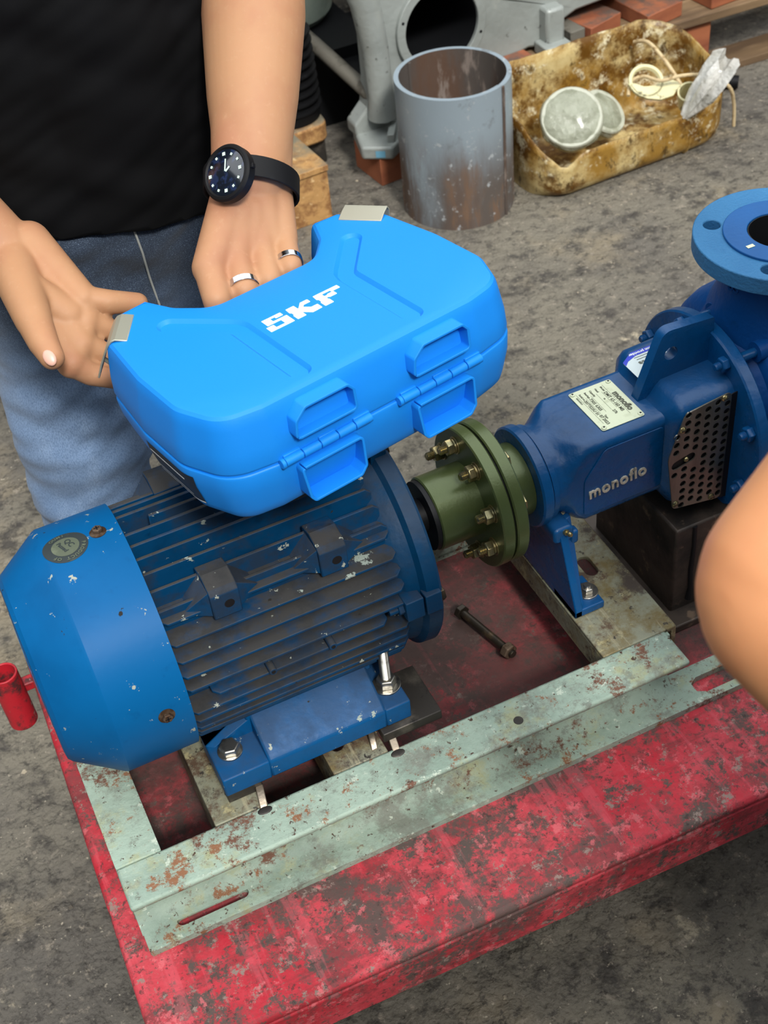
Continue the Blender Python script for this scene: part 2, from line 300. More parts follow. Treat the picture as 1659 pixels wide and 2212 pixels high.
def circ(x, y, r, n=16): return [(x+r*math.cos(2*math.pi*k/n), y+r*math.sin(2*math.pi*k/n)) for k in range(n)]
def stroke(path, w, n=8):
    """outline of a round-ended stroke of width w along a 2D path"""
    P = [Vector(p) for p in path]; L = []; Rr = []
    for i, p in enumerate(P):
        d0 = (P[i]-P[i-1]).normalized() if i else (P[1]-P[0]).normalized(); d1 = (P[i+1]-P[i]).normalized() if i < len(P)-1 else d0
        d = (d0+d1).normalized(); nn = Vector((-d.y, d.x)); k = 1/max(.5, nn.dot(Vector((-d0.y, d0.x))))
        L.append(p+nn*(w/2*k)); Rr.append(p-nn*(w/2*k))
    def cap(c, a, sgn):
        a0 = math.atan2(a.y, a.x); return [c+Vector((math.cos(a0-math.pi*t/n), math.sin(a0-math.pi*t/n)))*(w/2) for t in range(1, n)]
    out = L[:]; d = (P[-1]-P[-2]).normalized(); out += cap(P[-1], Vector((-d.y, d.x)), 1); out += Rr[::-1]
    d = (P[0]-P[1]).normalized(); out += cap(P[0], Vector((-d.y, d.x)), 1)
    return [tuple(v) for v in out]
def offset(poly, d):
    n = len(poly); P = [Vector(p) for p in poly]; out = []
    ar = sum(P[i].x*P[(i+1) % n].y-P[(i+1) % n].x*P[i].y for i in range(n)); sg = 1 if ar > 0 else -1
    for i in range(n):
        a = (P[i]-P[i-1]); b = (P[(i+1) % n]-P[i])
        if a.length < 1e-9: a = b
        if b.length < 1e-9: b = a
        n1 = Vector((a.y, -a.x)).normalized()*sg; n2 = Vector((b.y, -b.x)).normalized()*sg
        m = (n1+n2); m = m.normalized() if m.length > 1e-6 else n1; k = 1/max(.6, m.dot(n1)); out.append(tuple(P[i]+m*(d*k)))
    return out
def text(name, body, size, mat, parent, mtx, ext=.0004, off=0., align='LEFT', space=1., wscale=1.):
    c = bpy.data.curves.new(name, 'FONT'); c.body = body; c.size = size; c.extrude = ext; c.offset = off; c.align_x = align; c.align_y = 'CENTER'; c.space_character = space; c.resolution_u = 3
    t = bpy.data.objects.new(name, c); COL.objects.link(t); dg = bpy.context.evaluated_depsgraph_get()
    me = bpy.data.meshes.new_from_object(t.evaluated_get(dg)); bpy.data.objects.remove(t); bpy.data.curves.remove(c)
    me.transform(mtx @ Matrix.Diagonal((wscale, 1, 1, 1))); me.materials.clear(); me.name = name
    return link(name, me, mat, parent, smooth=False)
def frame_m(o, x, y):
    x = Vector(x).normalized(); z = x.cross(Vector(y)).normalized(); y = z.cross(x); m = Matrix.Identity(4)
    for i in range(3): m[i][0] = x[i]; m[i][1] = y[i]; m[i][2] = z[i]; m[i][3] = o[i]
    return m
def cones(cs, voxel, smooth=4, sfac=.5):
    """one continuous skin around a set of tapered round limbs"""
    mb = MB()
    for (a, ra, b, rb) in cs:
        a = Vector(a); b = Vector(b); d = b-a; l = max(d.length, 1e-5); pr = []
        for k in range(7): th = math.pi/2*k/6; pr.append((-ra*math.cos(th), max(ra*math.sin(th), ra*.02)))
        for k in range(7): th = math.pi/2*k/6; pr.append((l+rb*math.sin(th), max(rb*math.cos(th), rb*.02)))
        mb.lathe(pr, a, d if d.length > 1e-5 else (0, 0, 1), 36)
    me = bpy.data.meshes.new('tmp'); me.from_pydata([tuple(v) for v in mb.v], [], mb.f)
    o = bpy.data.objects.new('tmp', me); COL.objects.link(o)
    r = o.modifiers.new('r', 'REMESH'); r.mode = 'VOXEL'; r.voxel_size = voxel
    if smooth: s = o.modifiers.new('s', 'SMOOTH'); s.iterations = smooth; s.factor = sfac
    dg = bpy.context.evaluated_depsgraph_get(); out = bpy.data.meshes.new_from_object(o.evaluated_get(dg)); bpy.data.objects.remove(o); bpy.data.meshes.remove(me)
    return out
def warp(me, fn):
    n = len(me.vertices); co = np.empty(n*3); me.vertices.foreach_get('co', co); no = np.empty(n*3); me.vertices.foreach_get('normal', no)
    co = co.reshape(-1, 3); no = no.reshape(-1, 3); d = np.array([fn(Vector(c)) for c in co]); co += no*d[:, None]; me.vertices.foreach_set('co', co.ravel()); me.update()
def rot_z(ob, deg): ob.rotation_euler.z = math.radians(deg); return ob
def hexbolt(mb, base, ax, r, h, ph=0.):
    mb.lathe([(0, r*.97), (h*.12, r), (h*.85, r), (h, r*.86)], base, ax, 6, ph=ph)

# ================================================================== THE SETTING
mb = MB(); mb.box(-5, 6, -4, 5.2, FZ-.1, FZ); struct(mb.build('floor', 'floor', smooth=False))
MB().box(-2.6, 4.2, 4.0, 4.15, FZ, 3.0).build('unseen_wall_back', 'wall', smooth=False)['kind'] = 'structure'  # unseen walls, added to shut out low sky so light falls from above
MB().box(-2.75, -2.6, -3.2, 4.15, FZ, 3.0).build('unseen_wall_left', 'wall', smooth=False)['kind'] = 'structure'
MB().box(4.2, 4.35, -3.2, 4.15, FZ, 3.0).build('unseen_wall_right', 'wall', smooth=False)['kind'] = 'structure'
MB().box(-2.75, 4.35, -3.35, -3.2, FZ, 3.0).build('unseen_wall_front', 'wall', smooth=False)['kind'] = 'structure'
MB().box(-2.75, 4.35, 2.05, 4.15, 1.9, 1.98).build('shade_roof', 'roof', smooth=False)['kind'] = 'structure'  # unseen partial roof, set low and near to darken the background
mb = MB()
for k in range(900):
    x = random.uniform(-.9, 2.6); y = random.uniform(-.75, 2.2)
    r = random.choice((.0012, .0018, .0022, .003, .0045)); h = r*random.uniform(.35, .8); a = random.uniform(0, 6.28)
    n = random.choice((4, 5, 6)); P = [(x+r*random.uniform(.6, 1.3)*math.cos(a+6.283*i/n), y+r*random.uniform(.6, 1.3)*math.sin(a+6.283*i/n)) for i in range(n)]
    mb.add([(p[0], p[1], FZ-.0005) for p in P]+[(x+(p[0]-x)*.6, y+(p[1]-y)*.6, FZ+h) for p in P], [tuple(range(n, 2*n))]+[(i, (i+1) % n, (i+1) % n+n, i+n) for i in range(n)])
o = mb.build('floor_grit', 'grit', smooth=False); tag(o, 'loose grit and pale stone chips scattered over the grimy floor', 'grit'); o['kind'] = 'stuff'

# ================================================================== RED TROLLEY
TA = -1.9
tr = thing('platform_trolley', 'worn red steel platform trolley carrying the pump set', 'trolley')
TM = Matrix.Rotation(math.radians(TA), 4, 'Z')
def tpart(mb, name, mat, bev=.004, p=tr): return mb.xf(TM).build(name, mat, p, bevel=bev)
X0, X1, Y0, Y1 = -.171, 1.02, -.328, .285
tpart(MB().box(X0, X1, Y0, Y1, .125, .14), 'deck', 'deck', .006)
tpart(MB().box(X0+.001, X1-.001, Y0, Y0+.006, .070, .126), 'skirt', 'deck', .002)
tpart(MB().box(X0+.001, X1-.001, Y1-.006, Y1, .070, .126), 'skirt', 'deck', .002)
tpart(MB().box(X0, X0+.006, Y0+.006, Y1-.006, .070, .126), 'skirt', 'deck', .002)
tpart(MB().box(X1-.006, X1, Y0+.006, Y1-.006, .070, .126), 'skirt', 'deck', .002)
mb = MB(); mb.lathe([(0, .0185), (.094, .0185), (.094, .0155), (0, .0155)], (-.193, .268, .030), (-.02, .04, 1), 28, loop=True); mb.build('handle_socket', 'red_tube', tr, bevel=.0008)
MB().box(-.186, -.150, .272, .288, .074, .088).build('socket_bracket', 'red_tube', tr, bevel=.002)
for (cx, cy) in ((-.08, -.24), (.93, -.24), (-.08, .2), (.93, .2)):
    f = MB().box(cx-.03, cx+.03, cy-.022, cy+.022, -.03, .125).xf(TM).build('caster_fork', 'bolt_dark', tr, bevel=.003)
    MB().lathe([(-.02, .07), (-.016, .08), (.016, .08), (.02, .07)], (cx, cy, FZ+.081), (0, 1, 0), 28).xf(TM).build('caster_wheel', 'rubber', tr)

# ================================================================== PUMP BASE FRAME
ZT = .236; ZB = .14
fr = thing('pump_base_frame', 'rust spotted green channel steel base frame under the motor and pump', 'base frame')
FM = Matrix.Rotation(math.radians(-.55), 4, 'Z')
def fpart(mb, name, mat, bev=.0015, p=fr): return mb.xf(FM).build(name, mat, p, bevel=bev)
# near long channel: top flange, web, slotted bottom flange (C section open to the front)
def channel(sy, name):
    y_in, y_out = .156*sy, .208*sy
    ch = fpart(MB().box(-.15, .508, min(y_out, y_in), max(y_out, y_in), ZT-.008, ZT), name, 'frame', .003)
    fpart(MB().box(-.15, .512, min(y_in, y_in+.006*sy), max(y_in, y_in+.006*sy), ZB+.004, ZT-.004), 'channel_web', 'frame', .001, ch)
    mb = MB(); ho = []
    if sy < 0: ho = [stroke([(-.105, -.188), (-.037, -.188)], .0125), stroke([(.545, -.186), (.585, -.186)], .024, 3)]
    mb.plate(rpoly([(-.148, y_in, 0), (.76, y_in, 0), (.76, y_out, .004), (-.148, y_out, .004)] if sy > 0 else [(-.148, y_out, .004), (.76, y_out, .004), (.76, y_in, 0), (-.148, y_in, 0)]), ho, ZB, ZB+.009)
    fpart(mb, 'channel_foot_flange', 'frame', .0012, ch)
    mb = MB()                                   # fillet between web and foot flange
    s0 = sy; P = [(y_in+.006*s0, ZB+.009), (y_in+.006*s0, ZB+.034)]+[(y_in+s0*(.006+.024*(1-math.cos(t))), ZB+.034-.025*math.sin(t)) for t in [math.pi/2*k/6 for k in range(1, 7)]]
    mb.prism(P, 'x', -.149, .511); fpart(mb, 'channel_fillet', 'frame', 0, ch)
    return ch
c1 = channel(-1, 'channel'); c2 = channel(1, 'channel')
def cross(x0, x1, leg, mat, holes=(), y0=-.156, y1=.156, nm='cross_member'):
    mb = MB(); mb.plate([(x0, y0), (x1, y0), (x1, y1), (x0, y1)], holes, ZT-.007, ZT-.0004)
    c = fpart(mb, nm, mat, .0015)
    fpart(MB().box(x0, x0+.006, y0, y1, ZT-leg, ZT-.006), 'leg_plate', mat, .001, c)
    fpart(MB().box(x1-.006, x1, y0, y1, ZT-leg, ZT-.006), 'leg_plate', mat, .001, c)
    return c
cross(-.150, -.101, .094, 'frame')
cross(-.041, .018, .06, 'cross', [circ(-.012, -.122, .006, 14)])
cross(.094, .158, .06, 'cross', [circ(.112, -.122, .0075, 14)])
cross(.427, .524, .040, 'cross', [stroke([(.4855, -.0335), (.4855, -.0160)], .0165)])
fpart(MB().cyl((.3, -.188, ZT-.012), (.3, -.188, ZT+.0006), .0055, 16), 'plug_hole', 'packer', .0003)
# pedestal under the pump casing
pd = fpart(MB().box(.575, .70, -.075, .10, ZB, .29), 'pump_pedestal', 'pedestal', .003)
fpart(MB().box(.54, .72, -.10, .12, ZB, ZB+.012), 'pedestal_foot', 'pedestal', .002, pd)
fpart(MB().tube([(.6000, -.0750, .288), (.6010, -.0755, .255), (.5995, -.0752, .215), (.6010, -.0755, .185), (.600, -.0752, .165)], [.003, .0028, .0035, .003, .005], 10), 'grease_drip', 'dark', 0, pd)
# packing blocks and weld tabs
fpart(MB().box(-.018, .021, -.1365, -.075, ZT-.001, .2535), 'packing_block', 'packer', .0012)
fpart(MB().box(.158, .228, -.148, -.075, ZT+.004, .2535), 'packing_block', 'packer', .0012)
fpart(MB().box(-.018, .021, .075, .1365, ZT-.001, .2535), 'packing_block', 'packer', .0012)
fpart(MB().box(.158, .228, .075, .148, ZT+.004, .2535), 'packing_block', 'packer', .0012)
def tab(p, q, w, t):
    p = Vector(p); q = Vector(q); mb = MB(); pts = [p.lerp(q, k/5)+Vector((0, 0, .003*math.sin(math.pi*k/5))) for k in range(6)]
    vs = []; fs = []
    for c in pts: vs += [c+Vector((-t, 0, 0)), c+Vector((t, 0, 0)), c+Vector((t, 0, -w)), c+Vector((-t, 0, -w))]
    for k in range(5):
        for e in range(4): fs.append((k*4+e, k*4+(e+1) % 4, (k+1)*4+(e+1) % 4, (k+1)*4+e))
    fs += [(0, 1, 2, 3), (23, 22, 21, 20)]; mb.add(vs, fs); return fpart(mb, 'weld_tab', 'weld', .0008)
tab((.017, -.135, .243), (.012, -.162, .234), .013, .0042)
tab((.170, -.128, .244), (.166, -.163, .234), .013, .0042)
tab((.150, -.130, .243), (.146, -.148, .236), .010, .0035)
fpart(MB().sphere((.012, -.163, ZT), .0055, 12, 8, (1.5, .9, .22)), 'weld_bead', 'packer', 0)
fpart(MB().sphere((.166, -.164, ZT), .0055, 12, 8, (1.5, .9, .22)), 'weld_bead', 'packer', 0)

# ================================================================== ELECTRIC MOTOR
AZ = .393
mo = thing('electric_motor', 'dusty blue finned electric motor bolted on the green base frame', 'motor')
XL, XR = -.03, .213
MB().lathe([(XL, .09), (XL, .1035), (XR, .1035), (XR, .09)], (0, 0, AZ), (1, 0, 0), 64).build('motor_barrel', 'motor', mo)
def fin_v(y, sgn=1, x0=XL, x1=XR):
    r0 = math.sqrt(max(.1**2-y*y, 1e-6)); r1 = math.sqrt(.128**2-y*y); z0 = AZ+sgn*r0*.97; z1 = AZ+sgn*r1; c = .006*sgn
    mb = MB(); mb.prism([(x0, z0), (x1, z0), (x1, z1-c), (x1-.006, z1), (x0+.002, z1)], 'y', y-.0019, y+.0019); return mb.build('cooling_fin', 'motor', mo, bevel=.0009)
def fin_h(dz, sgn=-1, x0=XL, x1=XR):
    r0 = math.sqrt(max(.1**2-dz*dz, 1e-6)); r1 = math.sqrt(.128**2-dz*dz); y0 = sgn*r0*.97; y1 = sgn*r1; c = .007*sgn
    mb = MB(); mb.prism([(x0, y0), (x1, y0), (x1, y1-c), (x1-.007, y1), (x0+.006, y1), (x0, y1-c)], 'z', AZ+dz-.0019, AZ+dz+.0019); return mb.build('cooling_fin', 'motor', mo, bevel=.0009)
for k in range(11):
    y = -.0835+.0167*k; fin_v(y, 1, XL+(.03 if k == 6 else 0))
    if k % 2 == 0: fin_v(y*.75, -1)
for s in (-1, 1):
    for dz in (.086, .068, .052, .036, .020, -.014, -.030, -.047, -.062, -.076): fin_h(dz, s)
    fin_h(.003, s, -.004, .188)
for x in (.058, .123):
    b = MB().cyl((x, -.1, .401), (x, -.1325, .401), .0042, 16).build('drain_spigot', 'motor', mo, bevel=.0006)
    MB().cyl((x, -.1318, .401), (x, -.1329, .401), .0022, 12).build('spigot_hole', 'dark', b)
def lug(x, sy):
    P = [(-.060*sy*-1, .470), (-.1035*-sy, .470), (-.1035*-sy, .501), (-.098*-sy, .506), (-.080*-sy, .511), (-.060*-sy, .505)]
    P = [(sy*abs(p[0]), p[1]) for p in P]
    l = MB().prism(P, 'x', x-.0145, x+.0145).build('mounting_lug', 'motor', mo, bevel=.0012)
    MB().cyl((x+.003, sy*.09, .486), (x+.003, sy*.1037, .486), .0052, 18).build('lug_hole', 'dark', l)
    for e in (-1, 1):
        mb = MB(); b = x+e*.0145
        mb.add([(b, sy*.1, .473), (b, sy*.098, .503), (b, sy*.066, .503), (b, sy*.066, .473), (b+e*.028, sy*.086, .476), (b+e*.024, sy*.066, .476)], [(0, 1, 2, 3), (0, 4, 1), (1, 4, 5, 2), (2, 5, 3), (0, 3, 5, 4)])
        mb.build('lug_gusset', 'motor', l, bevel=.0006)
    return l
for s in (-1, 1): lug(.034, s); lug(.147, s)
# fan cowl
cw = MB().lathe([(-.0285, .1305), (-.0285, .1325), (-.1035, .1325), (-.1070, .1312), (-.151, .1015), (-.155, .097), (-.156, .09), (-.1545, .06), (-.1545, .0)][:-1]+[(-.153, .06), (-.153, .09), (-.150, .097), (-.110, .1255), (-.105, .1295)], (0, 0, AZ), (1, 0, 0), 72, loop=True).build('fan_cowl', 'cowl', mo, ang=14)
for r in (.018, .034, .05):
    MB().lathe([(-.0025, r), (0, r+.002), (.0025, r), (0, r-.002)], (-.1545, 0, AZ), (1, 0, 0), 40, loop=True).build('grille_ring', 'cowl', cw)
for k in range(4):
    a = math.pi/4*(2*k+1); MB().cyl((-.1545, 0, AZ), (-.1545, .062*math.cos(a), AZ+.062*math.sin(a)), .0025, 8).build('grille_spoke', 'cowl', cw)
MB().lathe([(-.13, .03), (-.12, .03), (-.12, .0), (-.13, .0)][:2], (0, 0, AZ), (1, 0, 0), 30).build('fan_hub', 'dark', cw)
def cowl_screw(x, deg, r0=.1325):
    a = math.radians(deg); n = Vector((0, -math.cos(a), math.sin(a))); c = Vector((x, 0, AZ))+n*r0
    s = MB().lathe([(-.002, .0085), (.0006, .0085), (.0012, .0065)], c, n, 24).build('cowl_screw', 'rusty_screw', cw)
    mb = MB(); hexbolt(mb, c+n*.001, n, .0053, .0045); mb.build('screw_head', 'rusty_screw', s, bevel=.0004)
    ax, p, q = basis(n); mb = MB()
    for d in (p, q):
        e = ax.cross(d); vs = [c+n*.0057+d*(i*.003)+e*(j*.0007) for i, j in ((-1, -1), (1, -1), (1, 1), (-1, 1))]; mb.add(vs, [(0, 1, 2, 3)])
    mb.build('cross_slot', 'dark', s, smooth=False)
cowl_screw(-.050, 96); cowl_screw(-.054, 4); cowl_screw(-.052, 184)
# round inspection sticker wrapped on the cowl
def wrapc(u, v, h, a0=94.5, x0=-.084):                 # u along shaft, v around the cowl (towards the far side)
    a = math.radians(a0)+v/.1325; r = .1325+h; return (x0+u, -r*math.cos(a), AZ+r*math.sin(a))
def disc_on_cowl(r0, r1, h, name, mat, n=40):
    mb = MB(); vs = []; fs = []; rr = [r0+(r1-r0)*k/6 for k in range(7)]
    for r in rr:
        for k in range(n): t = 2*math.pi*k/n; vs.append(wrapc(r*math.cos(t), r*math.sin(t), h))
    for j in range(6):
        for k in range(n): fs.append((j*n+k, j*n+(k+1) % n, (j+1)*n+(k+1) % n, (j+1)*n+k))
    return mb.add(vs, fs).build(name, mat, cw)
st = disc_on_cowl(.0002, .0225, .0003, 'inspection_sticker', 'sticker')
o = disc_on_cowl(.0002, .0138, .0005, 'sticker_centre', 'sticker_mid'); o.parent = st
def cowl_text(body, size, u, v, rot, mat):
    t = text('sticker_lettering', body, size, mat, st, Matrix.Rotation(rot, 4, 'Z'), 0, .0002, 'CENTER')
    for vt in t.data.vertices: vt.co = wrapc(u+vt.co.x, v+vt.co.y, .0008)
    return t
cowl_text('QC', .0085, .0045, .003, -1.25, 'sticker'); cowl_text('Passed', .0062, -.0030, 0, -1.25, 'sticker')
for k, chx in enumerate('PRODUCT OF      OUMI      '):
    if chx == ' ': continue
    t = -.2-k*2*math.pi/26; cowl_text(chx, .0052, .018*math.cos(t), .018*math.sin(t), t-math.pi/2, 'sticker_mid')
# drive end shield
es = MB().lathe([(.205, .09), (.205, .108), (.214, .117), (.228, .121), (.232, .1285), (.246, .1295), (.249, .127), (.249, .075), (.262, .06), (.262, .0)], (0, 0, AZ), (1, 0, 0), 72, caps=False).build('end_shield', 'motor2', mo, ang=30)
for a in (5, 85, 175, 265):
    t = math.radians(a); n = Vector((0, -math.cos(t), math.sin(t))); tg = Vector((0, math.sin(t), math.cos(t)))
    def lugbox(x0, x1, w, r0, r1):
        mb = MB(); vs = []
        for x in (x0, x1):
            for (rr, s) in ((r0, -w), (r1, -w), (r1, w), (r0, w)): vs.append(Vector((x, 0, AZ))+n*rr+tg*s)
        return mb.add(vs, [(0, 1, 2, 3), (7, 6, 5, 4), (0, 4, 5, 1), (1, 5, 6, 2), (2, 6, 7, 3), (3, 7, 4, 0)])
    l = lugbox(.2275, .2455, .0125, .108, .1345).build('shield_lug', 'motor2', es, bevel=.0012)
    lugbox(.2055, .2255, .0125, .106, .1335).build('frame_lug', 'motor2', es, bevel=.0012)
    mb = MB(); hexbolt(mb, Vector((.2455, 0, AZ))+n*.124, (1, 0, 0), .0085, .006); mb.build('shield_bolt', 'bolt_dark', l, bevel=.0005)
    mb = MB(); hexbolt(mb, Vector((.2055, 0, AZ))+n*.122, (-1, 0, 0), .0075, .006); mb.cyl(Vector((.206, 0, AZ))+n*.122, Vector((.19, 0, AZ))+n*.122, .004, 12); mb.build('shield_nut', 'motor', l, bevel=.0004)
MB().cyl((.25, 0, AZ), (.305, 0, AZ), .019, 28).build('motor_shaft', 'dark', mo)
# feet
for s in (-1, 1):
    y = lambda v: s*abs(v)
    ft = MB().prism([(y(.1415), .2535), (y(.1415), .279), (y(.136), .285), (y(.092), .309), (y(.078), .315), (y(.055), .315), (y(.055), .2535)], 'x', .031, .166).build('motor_foot', 'foot', mo, bevel=.0025)
    for (x0, x1) in ((-.021, .0315), (.1655, .195)):
        MB().box(x0, x1, min(y(.1415), y(.072)), max(y(.1415), y(.072)), .2535, .281).build('foot_pad', 'foot', ft, bevel=.002)
    mb = MB(); mb.add([(-.021, y(.09), .281), (-.013, y(.096), .281), (.031, y(.096), .303), (.031, y(.083), .309), (-.021, y(.072), .281), (.031, y(.072), .281), (.031, y(.096), .281), (.031, y(.083), .281)], [(0, 1, 2, 3), (0, 3, 7, 4), (1, 6, 2), (6, 7, 3, 2)]); mb.build('foot_gusset', 'foot', ft, bevel=.0008)
    for x in (.02, .045): pass
    for (xa, xb) in ((.026, .058), (.148, .172)):
        mb = MB(); mb.box(xa, xb, min(y(.068), y(.096)), max(y(.068), y(.096)), .30, .345); b = mb.build('foot_post', 'foot', ft, bevel=.002)
        MB().cyl(((xa+xb)/2, y(.09), .325), ((xa+xb)/2, y(.0965), .325), .0042, 14).build('post_hole', 'dark', b)
    # hexagon head bolt on the rear pad, long stud and nut on the front pad
    mb = MB(); mb.lathe([(0, .0135), (.0022, .0135)], (0.0, y(.1085), .281), (0, 0, 1), 28); b = mb.build('foot_bolt', 'steel', ft, bevel=.0004)
    mb = MB(); hexbolt(mb, (0.0, y(.1085), .2832), (0, 0, 1), .0112, .009, .3); mb.build('bolt_head', 'steel', b, bevel=.0006)
    mb = MB(); mb.lathe([(0, .0155), (.0025, .0155)], (.182, y(.110), .281), (0, 0, 1), 28); b = mb.build('foot_stud', 'steel', ft, bevel=.0004)
    mb = MB(); hexbolt(mb, (.182, y(.110), .2835), (0, 0, 1), .0112, .0115, .2); mb.build('stud_nut', 'steel', b, bevel=.0006)
    pr = [(0, .0055)]
    for k in range(34): pr += [(.0005+k*.00135, .0060), (.0005+k*.00135+.0006, .0053)]
    pr += [(.0475, .0058), (.0485, .0045)]
    MB().lathe(pr, (.182, y(.110), .294), (0, 0, 1), 20).build('stud_thread', 'steel', b)
# terminal box on the far side
MB().box(.06, .17, .10, .165, .40, .50).build('terminal_box', 'motor2', mo, bevel=.006)

# ================================================================== SHAFT COUPLING
CZ = .391
cp = thing('shaft_coupling', 'olive green flanged shaft coupling with yellow zinc bolts between motor and pump', 'coupling')
def cyl_part(prof, name, mat, parent, n=72): return MB().lathe(prof, (0, 0, CZ), (1, 0, 0), n).build(name, mat, parent, ang=28)
cyl_part([(.2935, .019), (.2935, .0415), (.295, .043), (.3475, .043)], 'hub', 'green', cp)
cyl_part([(.346, .04), (.346, .0815), (.3475, .083), (.3590, .083), (.3605, .0815), (.3605, .04)], 'flange', 'green', cp)
cyl_part([(.360, .04), (.360, .078), (.3635, .078), (.3635, .04)], 'gap_ring', 'dark', cp)
cyl_part([(.3630, .04), (.3630, .0815), (.3645, .083), (.3762, .083), (.3777, .0815), (.3777, .04)], 'flange', 'green', cp)
cyl_part([(.377, .043), (.4085, .043), (.410, .0415), (.410, .019)], 'hub', 'green', cp)
MB().cyl((.288, 0, CZ), (.294, 0, CZ), .0405, 40).build('hub_bore', 'dark', cp)
for k in range(8):
    a = math.radians(22.5+45*k); c = Vector((0, -.064*math.cos(a), CZ+.064*math.sin(a)))
    mb = MB(); mb.lathe([(0, .0105), (.0016, .0105)], c+Vector((.346, 0, 0)), (-1, 0, 0), 24); mb.lathe([(0, .0088), (.0022, .0088)], c+Vector((.3442, 0, 0)), (-1, 0, 0), 24)
    w = mb.build('coupling_bolt', 'zinc', cp, bevel=.0003)
    mb = MB(); hexbolt(mb, c+Vector((.342, 0, 0)), (-1, 0, 0), .0093, .0085, a); mb.build('nut', 'zinc', w, bevel=.0005)
    pr = [(0, .005)]
    for j in range(6): pr += [(.0003+j*.0013, .005), (.0009+j*.0013, .0044)]
    pr.append((.0085, .0035)); MB().lathe(pr, c+Vector((.3335, 0, 0)), (-1, 0, 0), 16).build('bolt_thread', 'zinc', w)
    mb = MB(); hexbolt(mb, c+Vector((.3777, 0, 0)), (1, 0, 0), .0093, .0065, a); mb.build('bolt_head', 'zinc', w, bevel=.0005)

# ================================================================== PUMP
pu = thing('centrifugal_pump', 'glossy blue centrifugal pump with bearing housing, grille and top flange', 'pump')
def ring_sec(x, hw, zlo, zhi, rc, n=48, cz=None):
    """rounded rectangle section of the bearing housing at x (as n points)"""
    P = rpoly([(-hw, zlo, rc), (hw, zlo, rc), (hw, zhi, rc), (-hw, zhi, rc)], 11); return [Vector((x, p[0], p[1])) for p in P]
def loft(secs, name, mat, parent, bevel=0., ang=40, caps=True):
    mb = MB(); n = len(secs[0]); vs = [v for s in secs for v in s]; fs = []
    for j in range(len(secs)-1):
        for k in range(n): fs.append((j*n+k, j*n+(k+1) % n, (j+1)*n+(k+1) % n, (j+1)*n+k))
    if caps: fs += [tuple(range(n)), tuple((len(secs)-1)*n+k for k in range(n-1, -1, -1))]
    return mb.add(vs, fs).build(name, mat, parent, bevel=bevel, ang=ang)
bh = loft([ring_sec(.424, .0515, .339, .443, .0514), ring_sec(.438, .0515, .339, .443, .0514), ring_sec(.443, .0515, .339, .443, .048), ring_sec(.450, .0515, .338, .444, .036), ring_sec(.459, .0515, .336, .446, .020), ring_sec(.468, .0515, .335, .4475, .0105), ring_sec(.568, .0515, .335, .4475, .0105), ring_sec(.575, .054, .333, .451, .0125), ring_sec(.582, .056, .333, .452, .0125)], 'bearing_housing', 'pump', pu)
MB().lathe([(.409, .022), (.409, .058), (.411, .060), (.421, .060), (.4225, .0585), (.4225, .054), (.4245, .054), (.4245, .056), (.431, .056)], (0, 0, CZ), (1, 0, 0), 64).build('bearing_cover', 'pump', bh, ang=28)
MB().cyl((.385, 0, CZ), (.42, 0, CZ), .0145, 24).build('pump_shaft', 'dark', pu)
MB().box(.4085, .4095, -.0235, -.0215, .420, .426).build('cover_mark', 'white', bh)
# raised panel with the maker's name on the housing side
pan = MB().prism(rpoly([(.464, .348, .004), (.566, .348, .004), (.566, .436, .006), (.489, .436, .012), (.464, .400, .014)], 5), 'y', -.0516, -.0528).build('side_panel', 'pump', bh, bevel=.0005)
text('maker_lettering', 'monoflo', .0228, 'letter', bh, frame_m(Vector((.4690, -.0528, .379)), (1, 0, .06), (0, 0, 1)), .0018, .0004, 'LEFT', 1.10, .90)
# lantern section with side windows
lan = loft([ring_sec(.566, .0505, .336, .447, .014), ring_sec(.571, .056, .328, .451, .016), ring_sec(.578, .065, .316, .461, .020), ring_sec(.585, .068, .312, .467, .024), ring_sec(.652, .069, .310, .469, .024)], 'lantern', 'pump', pu)
go = rpoly([(.5715, .322, .006), (.6385, .309, .006), (.6385, .468, .006), (.5785, .461, .012), (.5600, .402, .03)], 5)
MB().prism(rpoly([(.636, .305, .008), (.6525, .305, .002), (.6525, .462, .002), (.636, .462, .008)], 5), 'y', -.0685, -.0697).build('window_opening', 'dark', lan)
hol = []
for i in range(6):
    for j in range(14):
        x = .5700+i*.0128; z = .3190+j*.0112+(.0056 if i % 2 else 0)-.0012*i
        if x > .6355 or z > .462-.08*max(0, .59-x) or z < .3165+.10*max(0, .60-x) or x < .5665+abs(z-.40)*.10: continue
        if abs(z-.392) < .0115 and x < .600: continue
        hol.append(circ(x, z, .0041, 12))
hol.append(stroke([(.5715, .3895), (.5905, .3940)], .0125, 6))
grl = MB().plate(go, hol, 0, 1, lambda u, v, w: (u, -.0705-.0016*w, v)).build('guard_grille', 'grille', lan, bevel=0, smooth=False)
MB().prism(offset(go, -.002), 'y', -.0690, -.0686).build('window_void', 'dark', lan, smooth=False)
for (x, z) in ((.629, .4625), (.5760, .440), (.5745, .329), (.625, .3165)):
    s = MB().lathe([(0, .0042), (.0012, .0040), (.0026, .0025), (.003, .0004)], (x, -.0721, z), (0, -1, 0), 18).build('grille_screw', 'zinc', grl)
    MB().box(x-.0028, x+.0028, -.0753, -.0747, z-.0005, z+.0005).build('screw_slot', 'dark', s, smooth=False)
MB().sphere((.585, -.0705, .3925), .0035, 12, 8).build('gland_stud', 'zinc', lan)
# lifting rib with eye
rib_o = rpoly([(.553, .440, 0), (.5855, .531, .014), (.652, .526, .003), (.652, .440, 0)], 5)
MB().plate(rib_o, [circ(.597, .4985, .0085, 22)], -.0130, -.0005, lambda u, v, w: (u, w, v)).build('lifting_rib', 'pump', lan, bevel=.0022)
